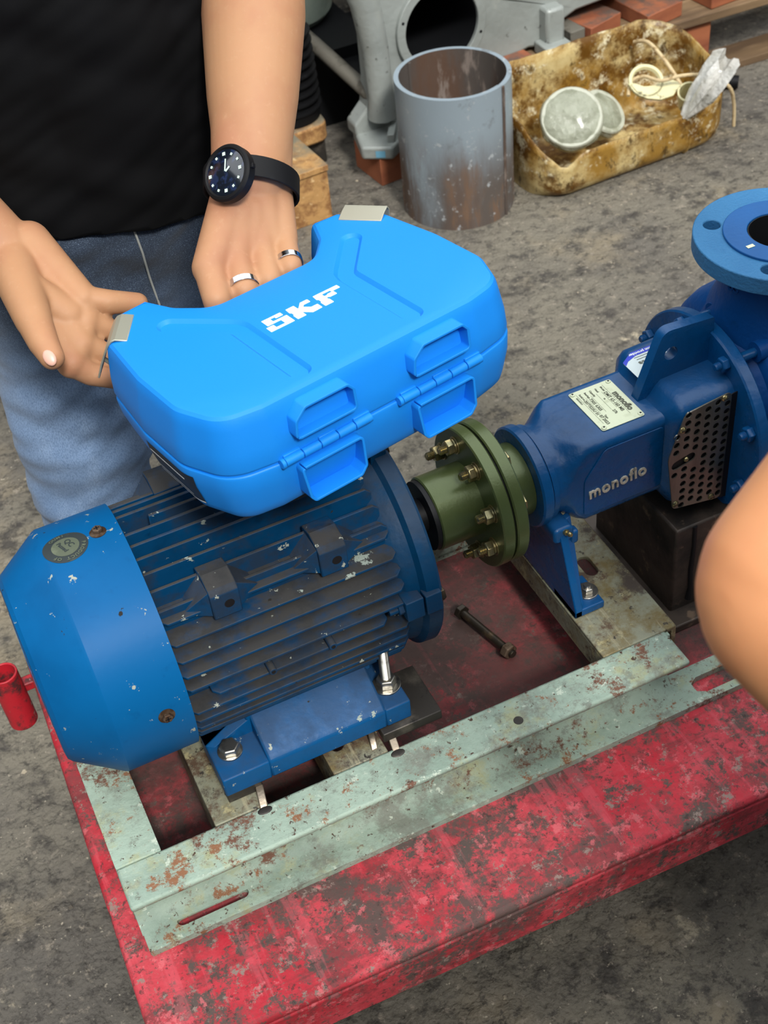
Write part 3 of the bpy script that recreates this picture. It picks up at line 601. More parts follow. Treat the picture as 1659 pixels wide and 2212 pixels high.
# nameplate
NPX, NPY, NPZ = .0090, .0090, -.0050
npl = MB().plate(rpoly([(.4865, -.0465, .003), (.5415, -.0465, .003), (.5415, .0275, .003), (.4865, .0275, .003)], 4), [], .4528, .4538).xf(Matrix.Translation((NPX, NPY, NPZ))).build('nameplate', 'plate', bh, bevel=.0003)
for (x, y) in ((.4905, -.0425), (.5375, -.0425), (.4905, .0235), (.5375, .0235)):
    r = MB().lathe([(0, .0032), (.0010, .0028), (.0015, .0015)], (x+NPX, y+NPY, .4537+NPZ), (0, 0, 1), 16).build('rivet', 'plate', npl)
    MB().cyl((x+NPX, y+NPY, .455+NPZ), (x+NPX, y+NPY, .4556+NPZ), .0011, 10).build('rivet_hole', 'dark', r)
def np_text(s, size, x, y, off=.0001, ws=1.): text('plate_lettering', s, size, 'ink', npl, frame_m(Vector((x+NPX, y+NPY, .4541+NPZ)), (0, -1, 0), (1, 0, 0)), 0, off, 'LEFT', 1., ws)
np_text('monoflo', .0105, .5335, .0045, .0005, 1.0)
np_text('Model', .0034, .5252, .0205); np_text('DMT 65-160 MB', .0062, .5245, .010, .0001, .9)
np_text('Head', .0034, .5180, .0205); np_text('m', .0034, .5180, .001); np_text('Capacity', .0034, .5110, .0205)
np_text('Bearings', .0034, .5042, .0205); np_text('7305 6305', .0056, .5040, .008); np_text('Serial no', .0034, .4975, .0205); np_text('207TE25U 01', .0052, .4972, .008)
np_text('Type', .0034, .503, -.024); np_text('07 2023', .0054, .4985, -.022); np_text('27k', .0052, .516, -.021)
np_text('MONOFLO', .0026, .4915, .0165)
for (x, y0, y1) in ((.5285, -.036, .0225), (.5215, -.02, .012), (.5145, -.02, .012), (.5075, -.02, .012), (.5005, -.02, .012), (.494, -.036, .0225)):
    MB().box(x-.00012, x+.00012, y0, y1, .4539, .4540).xf(Matrix.Translation((NPX, NPY, NPZ))).build('plate_rule', 'ink', npl, smooth=False)
# white and blue service label on the lantern top
lb = MB().plate(rpoly([(.5725, -.004, .002), (.626, -.004, .002), (.626, .0385, .003), (.590, .0385, .004), (.5725, .027, .004)], 4), [], .4899, .4903).xf(Matrix.Translation((-.0085, .0035, -.0208))).build('service_label', 'label_white', lan)
MB().plate([(.5725, .020), (.579, .026), (.592, .031), (.626, .031), (.626, .0385), (.590, .0385), (.5725, .027)], [], .4904, .4906, closed=False).xf(Matrix.Translation((-.0085, .0035, -.0208))).build('label_band', 'label_blue', lb)
def lb_text(s, size, x, y, mat='label_blue'): text('label_lettering', s, size, mat, lb, frame_m(Vector((x-.0085, y+.0035, .4908-.0208)), (-1, 0, 0), (0, -1, 0)), 0, .0002, 'LEFT')
lb_text('solution provider', .0058, .626, .0345, 'white'); [MB().box(.588-.0085+.001*k, .622-.0085, .0275-.004*k+.0035, .0281-.004*k+.0035, .4905-.0208, .4907-.0208).build('label_rule', 'ink', lb, smooth=False) for k in (0, 1)]
lb_text('TERING S/B', .006, .618, .0175, 'ink'); lb_text('2233', .006, .600, .006, 'ink')
# adapter disc, nuts and studs
ad = MB().lathe([(.648, .04), (.648, .1185), (.650, .1205), (.661, .1205), (.663, .1185), (.663, .04)], (0, 0, .388), (1, 0, 0), 80).build('adapter_disc', 'pump', pu, ang=28)
for k in range(8):
    a = math.radians(20+45*k); c = Vector((0, -.1065*math.cos(a), .388+.1065*math.sin(a)))
    mb = MB(); hexbolt(mb, c+Vector((.648, 0, 0)), (-1, 0, 0), .0092, .0085, a); n = mb.build('adapter_nut', 'pump', ad, bevel=.0006)
    pr = [(0, .005)]
    for j in range(5): pr += [(.0003+j*.0013, .005), (.0009+j*.0013, .0044)]
    pr.append((.0075, .0035)); MB().lathe(pr, c+Vector((.640, 0, 0)), (-1, 0, 0), 16).build('stud_end', 'pump', n)
    MB().cyl(c+Vector((.660, 0, 0)), c+Vector((.70, 0, 0)), .0055, 14).build('adapter_stud', 'pump', n)
    MB().lathe([(0, .012), (.03, .013), (.05, .018)], c+Vector((.686, 0, 0)), (1, 0, 0), 20).build('stud_boss', 'volute', n)
# volute casing, discharge neck and flange
pr = [(.668, .06), (.668, .090), (.688, .100), (.692, .112), (.702, .121), (.718, .127), (.74, .129), (.762, .126), (.78, .115), (.79, .09), (.80, .06)]
vol = MB().lathe(pr, (0, .008, .388), (1, 0, 0), 72).build('volute_casing', 'volute', pu, ang=40)
secs = []
for t in range(13):
    f = t/12; z = .420+(.580-.420)*f; r = .046+.050*(1-f)**1.5; cy = .016*(1-f); secs.append([Vector((.738+r*(.80+.20*f)*math.cos(2*math.pi*k/48), cy+r*math.sin(2*math.pi*k/48)*(1+.15*(1-f)), z)) for k in range(48)])
loft(secs, 'discharge_neck', 'volute', vol, caps=False)
text('cast_mark', '65', .016, 'volute', vol, frame_m(Vector((.688, .012, .541)), (.20, -1, 0), (.35, 0, 1)), .003, .0006)
fl = MB().plate(circ(.738, 0, .0925, 96), [circ(.738+.0725*math.cos(math.radians(45+90*k)), .0725*math.sin(math.radians(45+90*k)), .0095, 24) for k in range(4)]+[circ(.738, 0, .034, 40)], .577, .597).build('discharge_flange', 'pump_light', vol, bevel=.0012, ang=40)
MB().plate(circ(.738, 0, .0605, 72), [circ(.738, 0, .0345, 40)], .5965, .600).build('raised_face', 'pump_face', fl, bevel=.0008, ang=40)
MB().lathe([(0, .0338), (.10, .0338), (.10, .033), (0, .033)], (.738, 0, .4985), (0, 0, 1), 40, loop=True).build('discharge_bore', 'dark', fl)
MB().cyl((.738, 0, .515), (.738, 0, .516), .0335, 40).build('bore_floor', 'dark', fl)
MB().box(.688, .697, -.012, -.007, .6003, .6006).build('paint_chip', 'plate', fl)
sf = MB().lathe([(.79, .055), (.83, .055), (.83, .10), (.852, .10), (.852, .04)], (0, 0, .388), (1, 0, 0), 64).build('suction_flange', 'pump_light', vol, ang=30)
# support foot of the bearing housing
sp = MB().prism([(.050, .352), (.030, .338), (-.030, .338), (-.058, .352), (-.097, .248), (-.097, ZT+.0005), (.097, ZT+.0005), (.097, .248)], 'x', .4275, .4375).build('support_bracket', 'pump', pu, bevel=.0015)
for s in (-1, 1):
    mb = MB(); mb.add([(.4375, s*.050, .350), (.4505, s*.046, .350), (.4425, s*.090, .2485), (.4375, s*.0955, .248), (.4375, s*.042, .350), (.4505, s*.038, .350), (.4425, s*.082, .2485), (.4375, s*.087, .248)], [(0, 1, 2, 3), (7, 6, 5, 4), (0, 4, 5, 1), (1, 5, 6, 2), (2, 6, 7, 3), (3, 7, 4, 0)])
    mb.build('bracket_rib', 'pump', sp, bevel=.001)
    pd_ = MB().box(.4275, .4665, min(s*.048, s*.097), max(s*.048, s*.097), ZT+.0005, ZT+.011).build('bracket_foot', 'pump', sp, bevel=.0015)
    w = MB().lathe([(0, .0135), (.002, .0130)], (.4565, s*.0745, ZT+.011), (0, 0, 1), 28).build('bracket_bolt', 'steel', pd_, bevel=.0003)
    mb = MB(); hexbolt(mb, (.4565, s*.0745, ZT+.013), (0, 0, 1), .0078, .0065, .4); mb.build('bolt_head', 'steel', w, bevel=.0005)
    MB().lathe([(0, .0042), (.004, .004)], (.4565, s*.0745, ZT+.0195), (0, 0, 1), 16).build('bolt_tip', 'steel', w)
# grease nipple boss
gb = MB().prism(rpoly([(.420, .330, .006), (.446, .330, .006), (.446, .352, .008), (.420, .352, .006)], 4), 'y', -.030, -.062).build('grease_boss', 'pump', bh, bevel=.003)
MB().lathe([(0, .0035), (.004, .0035), (.004, .0024), (.007, .0024), (.009, .0031), (.0115, .002)], (.434, -.0615, .346), (.15, -1, .25), 16).build('grease_nipple', 'zinc', gb)
MB().box(.4425, .4535, -.060, -.048, .318, .338).build('drain_boss', 'pump', bh, bevel=.003)

# loose long bolt lying on the deck under the coupling
b = thing('long_bolt', 'dark oily long bolt with nut lying on the red deck below the coupling', 'bolt')
p0 = Vector((.352, .045, .152)); p1 = Vector((.373, -.045, .152)); d = (p1-p0).normalized()
MB().cyl(p0, p1, .0052, 16).build('shank', 'bolt_dark', b, bevel=.0004)
mb = MB(); hexbolt(mb, p0, -d, .010, .008); mb.build('bolt_head', 'bolt_dark', b, bevel=.0005)
mb = MB(); hexbolt(mb, p1-d*.014, d, .0105, .010); mb.build('nut', 'rusty_screw', b, bevel=.0005)

# ================================================================== BLUE TOOL CASE
cs = thing('tool_case', 'bright blue plastic tool case with white SKF logo held over the motor', 'case')
Rm = Matrix(((.983, -.185, -.019), (.186, .978, .093), (.001, -.095, .995)))
q3 = Rm.to_quaternion(); CM = Matrix.Translation((.17335, -.03002, .68213)) @ q3.to_matrix().to_4x4()
def cpart(mb, name, mat, parent=cs, bevel=0., ang=30): return mb.xf(CM).build(name, mat, parent, bevel=bevel, ang=ang)
half = [(.0, .0585, 0), (.052, .0585, .022), (.0735, .083, .018), (.0885, .1195, .010), (.125, .1165, .010), (.1605, .0745, .010), (.1690, .0, .05), (.1690, -.068, .05), (.150, -.118, .045), (.108, -.1265, .03)]
fullo = [(p[0], p[1], p[2]) for p in half]+[(-p[0], p[1], p[2]) for p in half[:0:-1]]
OUT = rpoly(fullo, 9)[::-1]                         # counter clockwise after reversal check
if sum(OUT[i][0]*OUT[(i+1) % len(OUT)][1]-OUT[(i+1) % len(OUT)][0]*OUT[i][1] for i in range(len(OUT))) < 0: OUT = OUT[::-1]
def shell(levels, name, top_holes=None, cap_top=True):
    mb = MB(); n = len(OUT); rings = [[(p[0], p[1], w) for p in offset(OUT, -d)] for (w, d) in levels]
    vs = [v for r in rings for v in r]; fs = []
    for j in range(len(levels)-1):
        for k in range(n): fs.append((j*n+k, j*n+(k+1) % n, (j+1)*n+(k+1) % n, (j+1)*n+k))
    mb.add(vs, fs); mb.plate([(p[0], p[1]) for p in rings[-1]], top_holes or [], 0, levels[-1][0], closed=False)
    mb.plate([(p[0], p[1]) for p in rings[0]], [], 0, levels[0][0], closed=False)
    return mb
gr_out = []; gr_in = []
for s in (1, -1):
    path = [(s*.0585, -.0985), (s*.0585, -.002), (s*.0605, .0055), (s*.066, .013), (s*.1005, .0535)]
    gr_out.append(stroke(path, .0215, 10)); gr_in.append(stroke(path, .0150, 10))
lid = shell([(.0012, .0012), (.0022, .0004), (.004, .0), (.020, .0010), (.042, .0046), (.0480, .0058), (.0520, .0076), (.0543, .0102), (.0550, .0135)], 'lid', gr_out)
for a, b_ in zip(gr_out, gr_in):
    n = len(a); vs = [(p[0], p[1], .055) for p in a]+[((p[0]+r[0])/2, (p[1]+r[1])/2, .0535) for p, r in zip(a, b_)]+[(p[0], p[1], .0517) for p in b_]
    lid.add(vs, [(i+j*n, (i+1) % n+j*n, (i+1) % n+(j+1)*n, i+(j+1)*n) for j in (0, 1) for i in range(n)]); lid.plate(b_, [], 0, .0517, closed=False)
LID = cpart(lid, 'lid', 'case', ang=24)
base = shell([(-.0012, .0012), (-.0022, .0004), (-.004, .0), (-.020, .0016), (-.042, .0075), (-.049, .0100), (-.053, .0135), (-.055, .019)], 'base')
BASE = cpart(base, 'base', 'case', ang=24)
MBs = MB(); n = len(OUT)
rr = [[(p[0], p[1], w) for p in offset(OUT, -.0022)] for w in (-.0015, .0015)]
MBs.add(rr[0]+rr[1], [(k, (k+1) % n, (k+1) % n+n, k+n) for k in range(n)]); cpart(MBs, 'parting_seam', 'case', ang=24)
# carrying handle across the recess
cpart(MB().tube([(-.083, .098, .004), (-.066, .104, .007), (-.03, .106, .009), (0, .1065, .009), (.03, .106, .009), (.066, .104, .007), (.083, .098, .004)], .0105, 16), 'carrying_handle', 'case')
# SKF lettering (outline measured in millimetres on the lid)
S_ = [(-39.6, -8), (-19.8, -8), (-19.8, -13.4), (-27.4, -13.4), (-27.4, -10.8), (-31.9, -10.8), (-31.9, -16.1), (-17.9, -16.1), (-17.9, -30), (-42.5, -30), (-42.5, -21.3), (-35, -21.3), (-35, -26.5), (-25.9, -26.5), (-25.9, -19.3), (-39.6, -19.3)]
K_ = [(-14, -8), (-5.3, -8), (-5.3, -16), (1.5, -8), (9.3, -8), (9.3, -13.5), (2.2, -13.5), (-.2, -16.3), (4.7, -21.9), (11.4, -21.9), (11.4, -30), (1.0, -30.6), (-5.6, -22.7), (-5.6, -30), (-14.6, -30), (-14.6, -22.4), (-13.3, -20.8), (-13.3, -17.3), (-14.6, -15.9)]
F_ = [(15.3, -8), (41.6, -8), (41.6, -13.6), (31.9, -13.6), (31.9, -11.3), (23, -11.3), (23, -15.8), (25.7, -15.8), (27.2, -14.5), (33.6, -14.5), (33.6, -20.6), (25.9, -20.6), (24.9, -19.3), (23, -19.3), (23, -22.6), (23.6, -22.6), (23.6, -30.3), (14.5, -30.3), (14.5, -22.6), (15.9, -21), (15.9, -17), (14.5, -15.7)]
for L_ in (S_, K_, F_):
    cpart(MB().plate(rpoly([(p[0]/1000, p[1]/1000, .0005) for p in L_], 2), [], .0549, .0553), 'logo_letter', 'white', LID)
# hinges and their guard loops
for s in (-1, 1):
    u0, u1 = (-.1045, -.0160) if s < 0 else (.0165, .1045); um = (u0+u1)/2
    HG = cpart(MB().cyl((u0+.002, -.1295, .0), (u1-.002, -.1295, .0), .0020, 12), 'hinge', 'case')
    nk = 5; wk = (u1-u0)/nk
    for k in range(nk):
        a = u0+k*wk; kn = cpart(MB().cyl((a+.0005, -.1290, .0), (a+wk-.0005, -.1290, .0), .0042, 18), 'knuckle', 'case', HG, .0004)
        sgn = 1 if k % 2 == 0 else -1
        cpart(MB().box(a+.0006, a+wk-.0006, -.1285, -.1235, min(0, sgn*.006), max(0, sgn*.006)), 'knuckle_leaf', 'case', HG, .0006)
    cpart(MB().cyl((u0-.0035, -.129, 0), (u0, -.129, 0), .0046, 14), 'pin_head', 'case', HG, .0006)
    for e in (1, -1):                                # raised loop above and below the hinge line
        top = .0475 if e > 0 else -.0475; lo = .019 if e > 0 else -.0085; dpt = -.1365
        w0, w1 = (um-.033, um+.030)
        def loopv(t): return t
        pts = [(w0, lo), (w0+.003, top-.010*e), (w0+.014, top), (w1-.006, top), (w1, top-.007*e), (w1, lo)] if e > 0 else [(w0-.001, lo), (w0+.002, top+.006), (w0+.006, top), (w1-.008, top), (w1-.001, top+.008), (w1, lo)]
        PP = rpoly([(p[0], p[1], .005) for p in pts], 5)
        # keep it an open strip: build wall as solid band of thickness t, protruding from the face
        mb = MB(); inn = []
        c = Vector((um, (top+lo)/2))
        n_ = len(PP)
        def band(poly_o, poly_i, v0, v1):
            vs = []; fs = []; m = len(poly_o)
            for (a, b) in zip(poly_o, poly_i):
                vs += [(a[0], v0, a[1]), (a[0], v1, a[1]), (b[0], v1, b[1]), (b[0], v0, b[1])]
            for i in range(m-1):
                for k in range(4): fs.append((i*4+k, i*4+(k+1) % 4, (i+1)*4+(k+1) % 4, (i+1)*4+k))
            fs += [(0, 1, 2, 3), ((m-1)*4+3, (m-1)*4+2, (m-1)*4+1, (m-1)*4)]
            return vs, fs
        # trim the polygon to the open path between both feet
        i0 = min(range(n_), key=lambda i: (Vector(PP[i])-Vector(pts[0])).length); seq = PP[i0:]+PP[:i0]
        if (Vector(seq[1])-Vector(pts[-1])).length < (Vector(seq[-1])-Vector(pts[-1])).length: seq = [seq[0]]+seq[:0:-1]
        inn = []
        for i, p in enumerate(seq):
            a = Vector(seq[max(i-1, 0)]); b = Vector(seq[min(i+1, n_-1)]); t = (b-a).normalized(); nn = Vector((-t.y, t.x))
            if nn.dot(c-Vector(p)) < 0: nn = -nn
            inn.append(tuple(Vector(p)+nn*.0024))
        vs, fs = band(seq, inn, -.116, dpt); mb.add(vs, fs); cpart(mb, 'guard_loop', 'case', LID if e > 0 else BASE, .0005)
# latches on the chamfered corners
for s in (-1, 1):
    e0 = Vector((s*.1135, .0945)); e1 = Vector((s*.1395, .0585)); t = (e1-e0).normalized(); nn = Vector((t.y, -t.x))
    if nn.x*s < 0: nn = -nn
    mb = MB(); prof = [(0, .0556), (.011, .0580), (.0155, .0565), (.0195, .0525), (.0255, .043), (.032, .031), (.0385, .017)] if s < 0 else [(0, .0556), (.012, .0590), (.022, .0600), (.0265, .055), (.0285, .040), (.0285, .020), (.0275, .004)]
    th = .0018; m = len(prof); vs = []; fs = []
    for i, (a, w) in enumerate(prof):
        p = Vector(prof[max(i-1, 0)]); r = Vector(prof[min(i+1, m-1)]); d = (r-p).normalized(); nv = Vector((d.y, -d.x))
        tap = .0 if i < 4 else .002*(i-3)
        for (ee, sg) in ((e0+t*tap, 0), (e1-t*tap, 0), (e1-t*tap, 1), (e0+t*tap, 1)):
            q = Vector((a, w))+nv*(th*sg); g = ee+nn*q.x; vs.append((g.x, g.y, q.y))
    for i in range(m-1):
        for k in range(4): fs.append((i*4+k, i*4+(k+1) % 4, (i+1)*4+(k+1) % 4, (i+1)*4+k))
    fs += [(0, 1, 2, 3), ((m-1)*4+3, (m-1)*4+2, (m-1)*4+1, (m-1)*4)]
    LT = cpart(mb.add(vs, fs), 'latch', 'latch', cs, .0006, 25)
    mid = (e0+e1)/2; g0 = mid+nn*.008; g1 = mid+nn*(.028 if s > 0 else .033)
    cpart(MB().tube([(g0.x, g0.y, .012), ((mid+nn*.02).x, (mid+nn*.02).y, .012), (g1.x, g1.y, .014 if s > 0 else .027)], .0022, 10), 'latch_link', 'latch', LT)
# black printed label let into the left end
lab = [(-.1712, .012), (-.1690, -.070)]
mb = MB(); vs = []; fs = []; segs = [(p[0], p[1]) for p in OUT if p[0] < -.1 and -.082 < p[1] < .006]; segs.sort(key=lambda p: -p[1])
def on_side(p, w, lift=.0006):
    d = .0016*(abs(w)/.02) if abs(w) < .02 else .0016+.0059*((abs(w)-.02)/.022)
    i = OUT.index(p); a = Vector(OUT[i-1]); b = Vector(OUT[(i+1) % len(OUT)]); tt = (b-a).normalized(); nn = Vector((tt.y, -tt.x)); g = Vector(p)+nn*(lift-d); return (g.x, g.y, w)
for i, p in enumerate(segs): vs += [on_side(p, -.009), on_side(p, -.020), on_side(p, -.032), on_side(p, -.043)]
for i in range(len(segs)-1):
    for k in range(3): fs.append((i*4+k, i*4+k+1, i*4+k+5, i*4+k+4))
LBL = cpart(mb.add(vs, fs), 'rating_label', 'black', BASE)

def lab_strip(i0, i1, wa, wb):
    v2 = []; f2 = []
    for i in range(i0, i1+1): v2 += [on_side(segs[i], wa, .0009), on_side(segs[i], wb, .0009)]
    for i in range(i1-i0): f2.append((i*2, i*2+1, i*2+3, i*2+2))
    return cpart(MB().add(v2, f2), 'label_print', 'white', LBL)
ns_ = len(segs)-1
if ns_ >= 6:
    lab_strip(0, ns_, -.0405, -.0420); lab_strip(max(1, ns_//3), max(2, 2*ns_//3), -.016, -.0175); lab_strip(max(1, ns_//3), max(2, 2*ns_//3), -.035, -.0365)
# ================================================================== PERSON WITH BLACK SHIRT
def Lc(u, v, w): return CM @ Vector((u, v, w))
wr = Vector((.2055, .152, .757)); el = Vector((.308, .345, .900)); sh = Vector((.345, .43, 1.16))
C_ = []
def seg(a, ra, b, rb): C_.append((a, ra, b, rb))
# left arm (image right) gripping the handle
seg(sh, .058, el, .050); seg(el, .050, el.lerp(wr, .3), .0525); seg(el.lerp(wr, .3), .0525, el.lerp(wr, .65), .0455); seg(el.lerp(wr, .65), .0455, wr, .034)
wx = Vector((.93, .28, -.2)).normalized()            # direction from thumb side to little-finger side at the wrist
for k in (-1, 1): seg(el.lerp(wr, .75)+wx*(.008*k), .035, wr+wx*(.0135*k), .0285)
knu = [Lc(-.0225, .113, .0555), Lc(.0065, .115, .0535), Lc(.0350, .116, .0505), Lc(.0610, .116, .0480)]
pip = [Lc(-.0360, .083, .040), Lc(-.0070, .081, .038), Lc(.0200, .081, .037), Lc(.0460, .083, .038)]
dip = [Lc(-.036, .082, .003), Lc(-.007, .080, -.003), Lc(.021, .080, -.002), Lc(.047, .083, .004)]
tipf = [Lc(-.035, .100, -.014), Lc(-.006, .100, -.019), Lc(.022, .100, -.018), Lc(.047, .101, -.011)]
kr = [.0155, .0150, .0145, .0135]; prr = [.0135, .0132, .0128, .0118]
for i in range(4):
    w0 = wr+wx*(-.018+.0125*i)
    seg(w0, .0235, knu[i], kr[i]+.0015); seg(knu[i], kr[i], pip[i], prr[i]); seg(pip[i], prr[i], dip[i], prr[i]*.92); seg(dip[i], prr[i]*.92, tipf[i], prr[i]*.8)
for i in range(3): seg(wr.lerp(knu[i].lerp(knu[i+1], .5), .45), .0225, knu[i].lerp(knu[i+1], .5)-(knu[i]-wr).normalized()*.004, .0150); seg(knu[i].lerp(knu[i+1], .5), .0140, knu[i].lerp(knu[i+1], .5).lerp(pip[i].lerp(pip[i+1], .5), .08), .0105)
tb = wr+wx*(.0)+Vector((0, .014, -.02)); seg(tb, .020, Lc(.000, .150, .036), .0165); seg(Lc(.000, .150, .036), .0160, Lc(-.006, .140, .004), .0130); seg(Lc(-.006, .140, .004), .0130, Lc(.006, .128, -.012), .0105)
# right arm (image left): open palm behind the case corner
V = Vector
rwr = V((-.0255, .268, .697)); rel = V((-.165, .45, .90)); rsh = V((-.095, .45, 1.16))
seg(rsh, .058, rel, .048); seg(rel, .048, rel.lerp(rwr, .35), .047); seg(rel.lerp(rwr, .35), .047, rwr, .031)
seg(V((-.004, .266, .702)), .022, V((.0116, .2167, .6707)), .0205)
rM = [V((.0232, .193, .6662)), V((.017, .178, .6493)), V((.0035, .1577, .6387)), V((-.0123, .1423, .6321))]
rP = [V((.0457, .1842, .6589)), V((.0320, .1758, .6378)), V((.0186, .1545, .6264)), V((.0015, .1363, .6169))]
rT = [V((.0740, .1825, .6480)), V((.0500, .1738, .6230)), V((.0370, .1514, .610)), V((.0260, .1296, .6041))]
for i in range(4):
    r = (.0125, .0122, .0122, .0118)[i]; seg(rwr.lerp(V((-.004, .266, .702)), 1-i/3), .0225, rM[i], .0155); seg(rM[i], .0135, rP[i], r); seg(rP[i], r, rT[i], r*.84)
    if i < 3: seg(rwr.lerp(rM[i], .45), .0205, rM[i].lerp(rM[i+1], .5), .0135)
cmc = V((-.0309, .2093, .6909)); seg(rwr, .026, cmc, .0225); seg(cmc, .0225, V((-.0335, .1586, .6837)), .0185); seg(V((-.0335, .1586, .6837)), .0178, V((-.0342, .1251, .6776)), .0150); seg(V((-.0342, .1251, .6776)), .0148, V((-.0325, .1050, .6720)), .0122)
seg(cmc, .02, V((.003, .185, .658)), .019)
# trunk, neck and head
seg(V((.055, .45, .70)), .10, V((.045, .46, 1.08)), .115); seg(V((.205, .45, .70)), .10, V((.205, .46, 1.08)), .115)
seg(rsh, .06, V((.125, .46, 1.17)), .07); seg(sh, .06, V((.125, .46, 1.17)), .07); seg(V((.125, .47, 1.15)), .06, V((.125, .45, 1.30)), .055)
seg(V((.125, .44, 1.42)), .080, V((.125, .42, 1.36)), .066); seg(V((.125, .46, 1.44)), .085, V((.125, .43, 1.42)), .08); seg(V((.125, .355, 1.395)), .010, V((.125, .342, 1.375)), .014); seg(V((.045, .45, 1.39)), .014, V((.043, .455, 1.41)), .016); seg(V((.205, .45, 1.39)), .014, V((.207, .455, 1.41)), .016)
me = cones(C_, .0022, 6, .5)
person = link('person', me, 'skin', None); tn = Vector((-.0325, .1035, .6735))-Fw*.0105-Up*.002; tm = frame_m(tn, (Rt+Up*-.8).cross(-Fw), -Fw); tm = frame_m(tn, Rt*.55-Up*.83, Rt*.83+Up*.55)
MB().sphere((0, 0, 0), .0072, 16, 10, (1.15, .8, .28)).xf(tm).build('thumb_nail', 'nail', person)
tag(person, 'person in black shirt and blue jeans gripping the blue case, face out of frame', 'person')
MB().box(.0, .0, 0, 0, 0, 0)
# shirt
SH = [(V((.055, .425, .60)), .125, V((.05, .44, .85)), .128), (V((.195, .425, .60)), .125, V((.20, .44, .85)), .128), (V((.125, .405, .62)), .115, V((.125, .41, .85)), .122),
      (V((.05, .44, .85)), .128, V((.04, .46, 1.10)), .125), (V((.20, .44, .85)), .128, V((.21, .46, 1.10)), .125), (V((.125, .41, .85)), .122, V((.125, .45, 1.10)), .125),
      (rsh, .075, V((.125, .46, 1.17)), .085), (sh, .075, V((.125, .46, 1.17)), .085), (sh, .073, sh.lerp(el, .42), .068), (rsh, .073, rsh.lerp(rel, .42), .068)]
sm = cones(SH, .006, 6, .6)
def shirt_fold(c):
    f = 0
    if c.z < .95: f += .006*noise.noise(Vector((c.x*3, c.y*3, c.z*26+c.x*14)))+.0035*noise.noise(Vector((c.x*9, c.y*9, c.z*60-c.x*30)))
    return f+.003*noise.noise(c*9)
warp(sm, shirt_fold)
bm = bmesh.new(); bm.from_mesh(sm)
cutp = lambda co: co.z-(.640+.030*((co.x-.16)/.2)**2 if co.y < .5 else .66)
bmesh.ops.bisect_plane(bm, geom=bm.verts[:]+bm.edges[:]+bm.faces[:], plane_co=(.125, .30, .662), plane_no=(.14, .06, 1), clear_inner=True)
bm.to_mesh(sm); bm.free()
so = link('shirt', sm, 'shirt', person); sd = so.modifiers.new('thick', 'SOLIDIFY'); sd.thickness = .004; sd.offset = 1
# jeans
hipR = V((.040, .420, .60)); hipL = V((.215, .420, .60)); knR = V((.000, .405, .27)); knL = V((.245, .41, .27)); anR = V((.010, .44, -.17)); anL = V((.255, .44, -.17))
JN = [(hipR, .108, knR, .079), (hipL, .108, knL, .082), (knR, .079, anR, .066), (knL, .082, anL, .066), (V((.05, .42, .66)), .115, V((.04, .42, .56)), .110), (V((.205, .42, .66)), .118, V((.215, .42, .56)), .112), (V((.127, .405, .67)), .112, V((.127, .42, .56)), .095)]
jm = cones(JN, .006, 6, .6)
def jean_fold(c):
    f = .0075*noise.noise(Vector((c.x*7+c.z*4, c.y*7, c.z*20+c.x*8)))+.004*noise.noise(Vector((c.x*18, c.y*18, c.z*46-c.x*20)))
    if c.z < .45: f += .004*math.sin(c.z*55+c.x*25)*max(0, noise.noise(c*6)+.3)
    return f
warp(jm, jean_fold)
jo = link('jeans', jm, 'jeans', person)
def surf(x, z, me_o=jo):
    hit, loc, nrm, _ = me_o.ray_cast(Vector((x, -.5, z)), Vector((0, 1, 0))); return loc if hit else Vector((x, .3, z))
MB().tube([surf(.108+.0025*k, .675-.022*k)+V((0, -.0012, 0)) for k in range(7)], .0013, 8).build('fly_seam', 'seam', jo)
MB().sphere((.125, .47, 1.46), .098, 24, 16, (.86, 1, .88)).build('hair', 'hair', person)
for x in (-.0, .255): MB().sphere((x, .40, FZ+.04), .1, 20, 12, (.46, 1.3, .42)).build('shoe', 'black', person)
# wristwatch on the gripping arm
wt = thing('wristwatch', 'black rugged analogue wristwatch on the wrist of the gripping arm', 'watch')
wc = Vector((.1738, .1195, .7945)); wn = (-Fw*.80-Rt*.52+Up*.06).normalized(); axis_arm = (el-wr).normalized(); wup = (axis_arm-wn*axis_arm.dot(wn)).normalized(); wrt = wup.cross(wn)
WM = frame_m(wc, wrt, wup) @ Matrix.Scale(1.1, 4)
def wpart(mb, name, mat, p=wt, bev=0.): return mb.xf(WM).build(name, mat, p, bevel=bev)
hs = wpart(MB().lathe([(-.010, .0215), (-.007, .0245), (.001, .0250), (.003, .0235), (.0035, .0215), (.0022, .0200), (.0022, .0)], (0, 0, 0), (0, 0, 1), 48), 'watch_case', 'rubber')
wpart(MB().lathe([(.0022, .0202), (.0027, .0190), (.0029, .0001)], (0, 0, 0), (0, 0, 1), 40, caps=False), 'watch_face', 'glass_dark', hs)
for k in range(12):
    a = math.pi/6*k; r = .0162; L_ = .0015 if k % 3 else .0021
    wpart(MB().box(-L_*.7, L_*.7, -L_*.7, L_*.7, .0030, .0033).xf(Matrix.Rotation(a, 4, 'Z') @ Matrix.Translation((0, r, 0))), 'hour_mark', 'lume', hs)
wpart(MB().box(-.0006, .0006, .001, .0115, .0032, .0035).xf(Matrix.Rotation(math.radians(-8), 4, 'Z')), 'minute_hand', 'lume', hs)
wpart(MB().box(-.0008, .0008, .001, .0065, .0032, .0035).xf(Matrix.Rotation(math.radians(-55), 4, 'Z')), 'hour_hand', 'lume', hs)
wpart(MB().box(.0235, .0275, -.002, .002, -.004, .0), 'crown', 'rubber', hs, .0006)
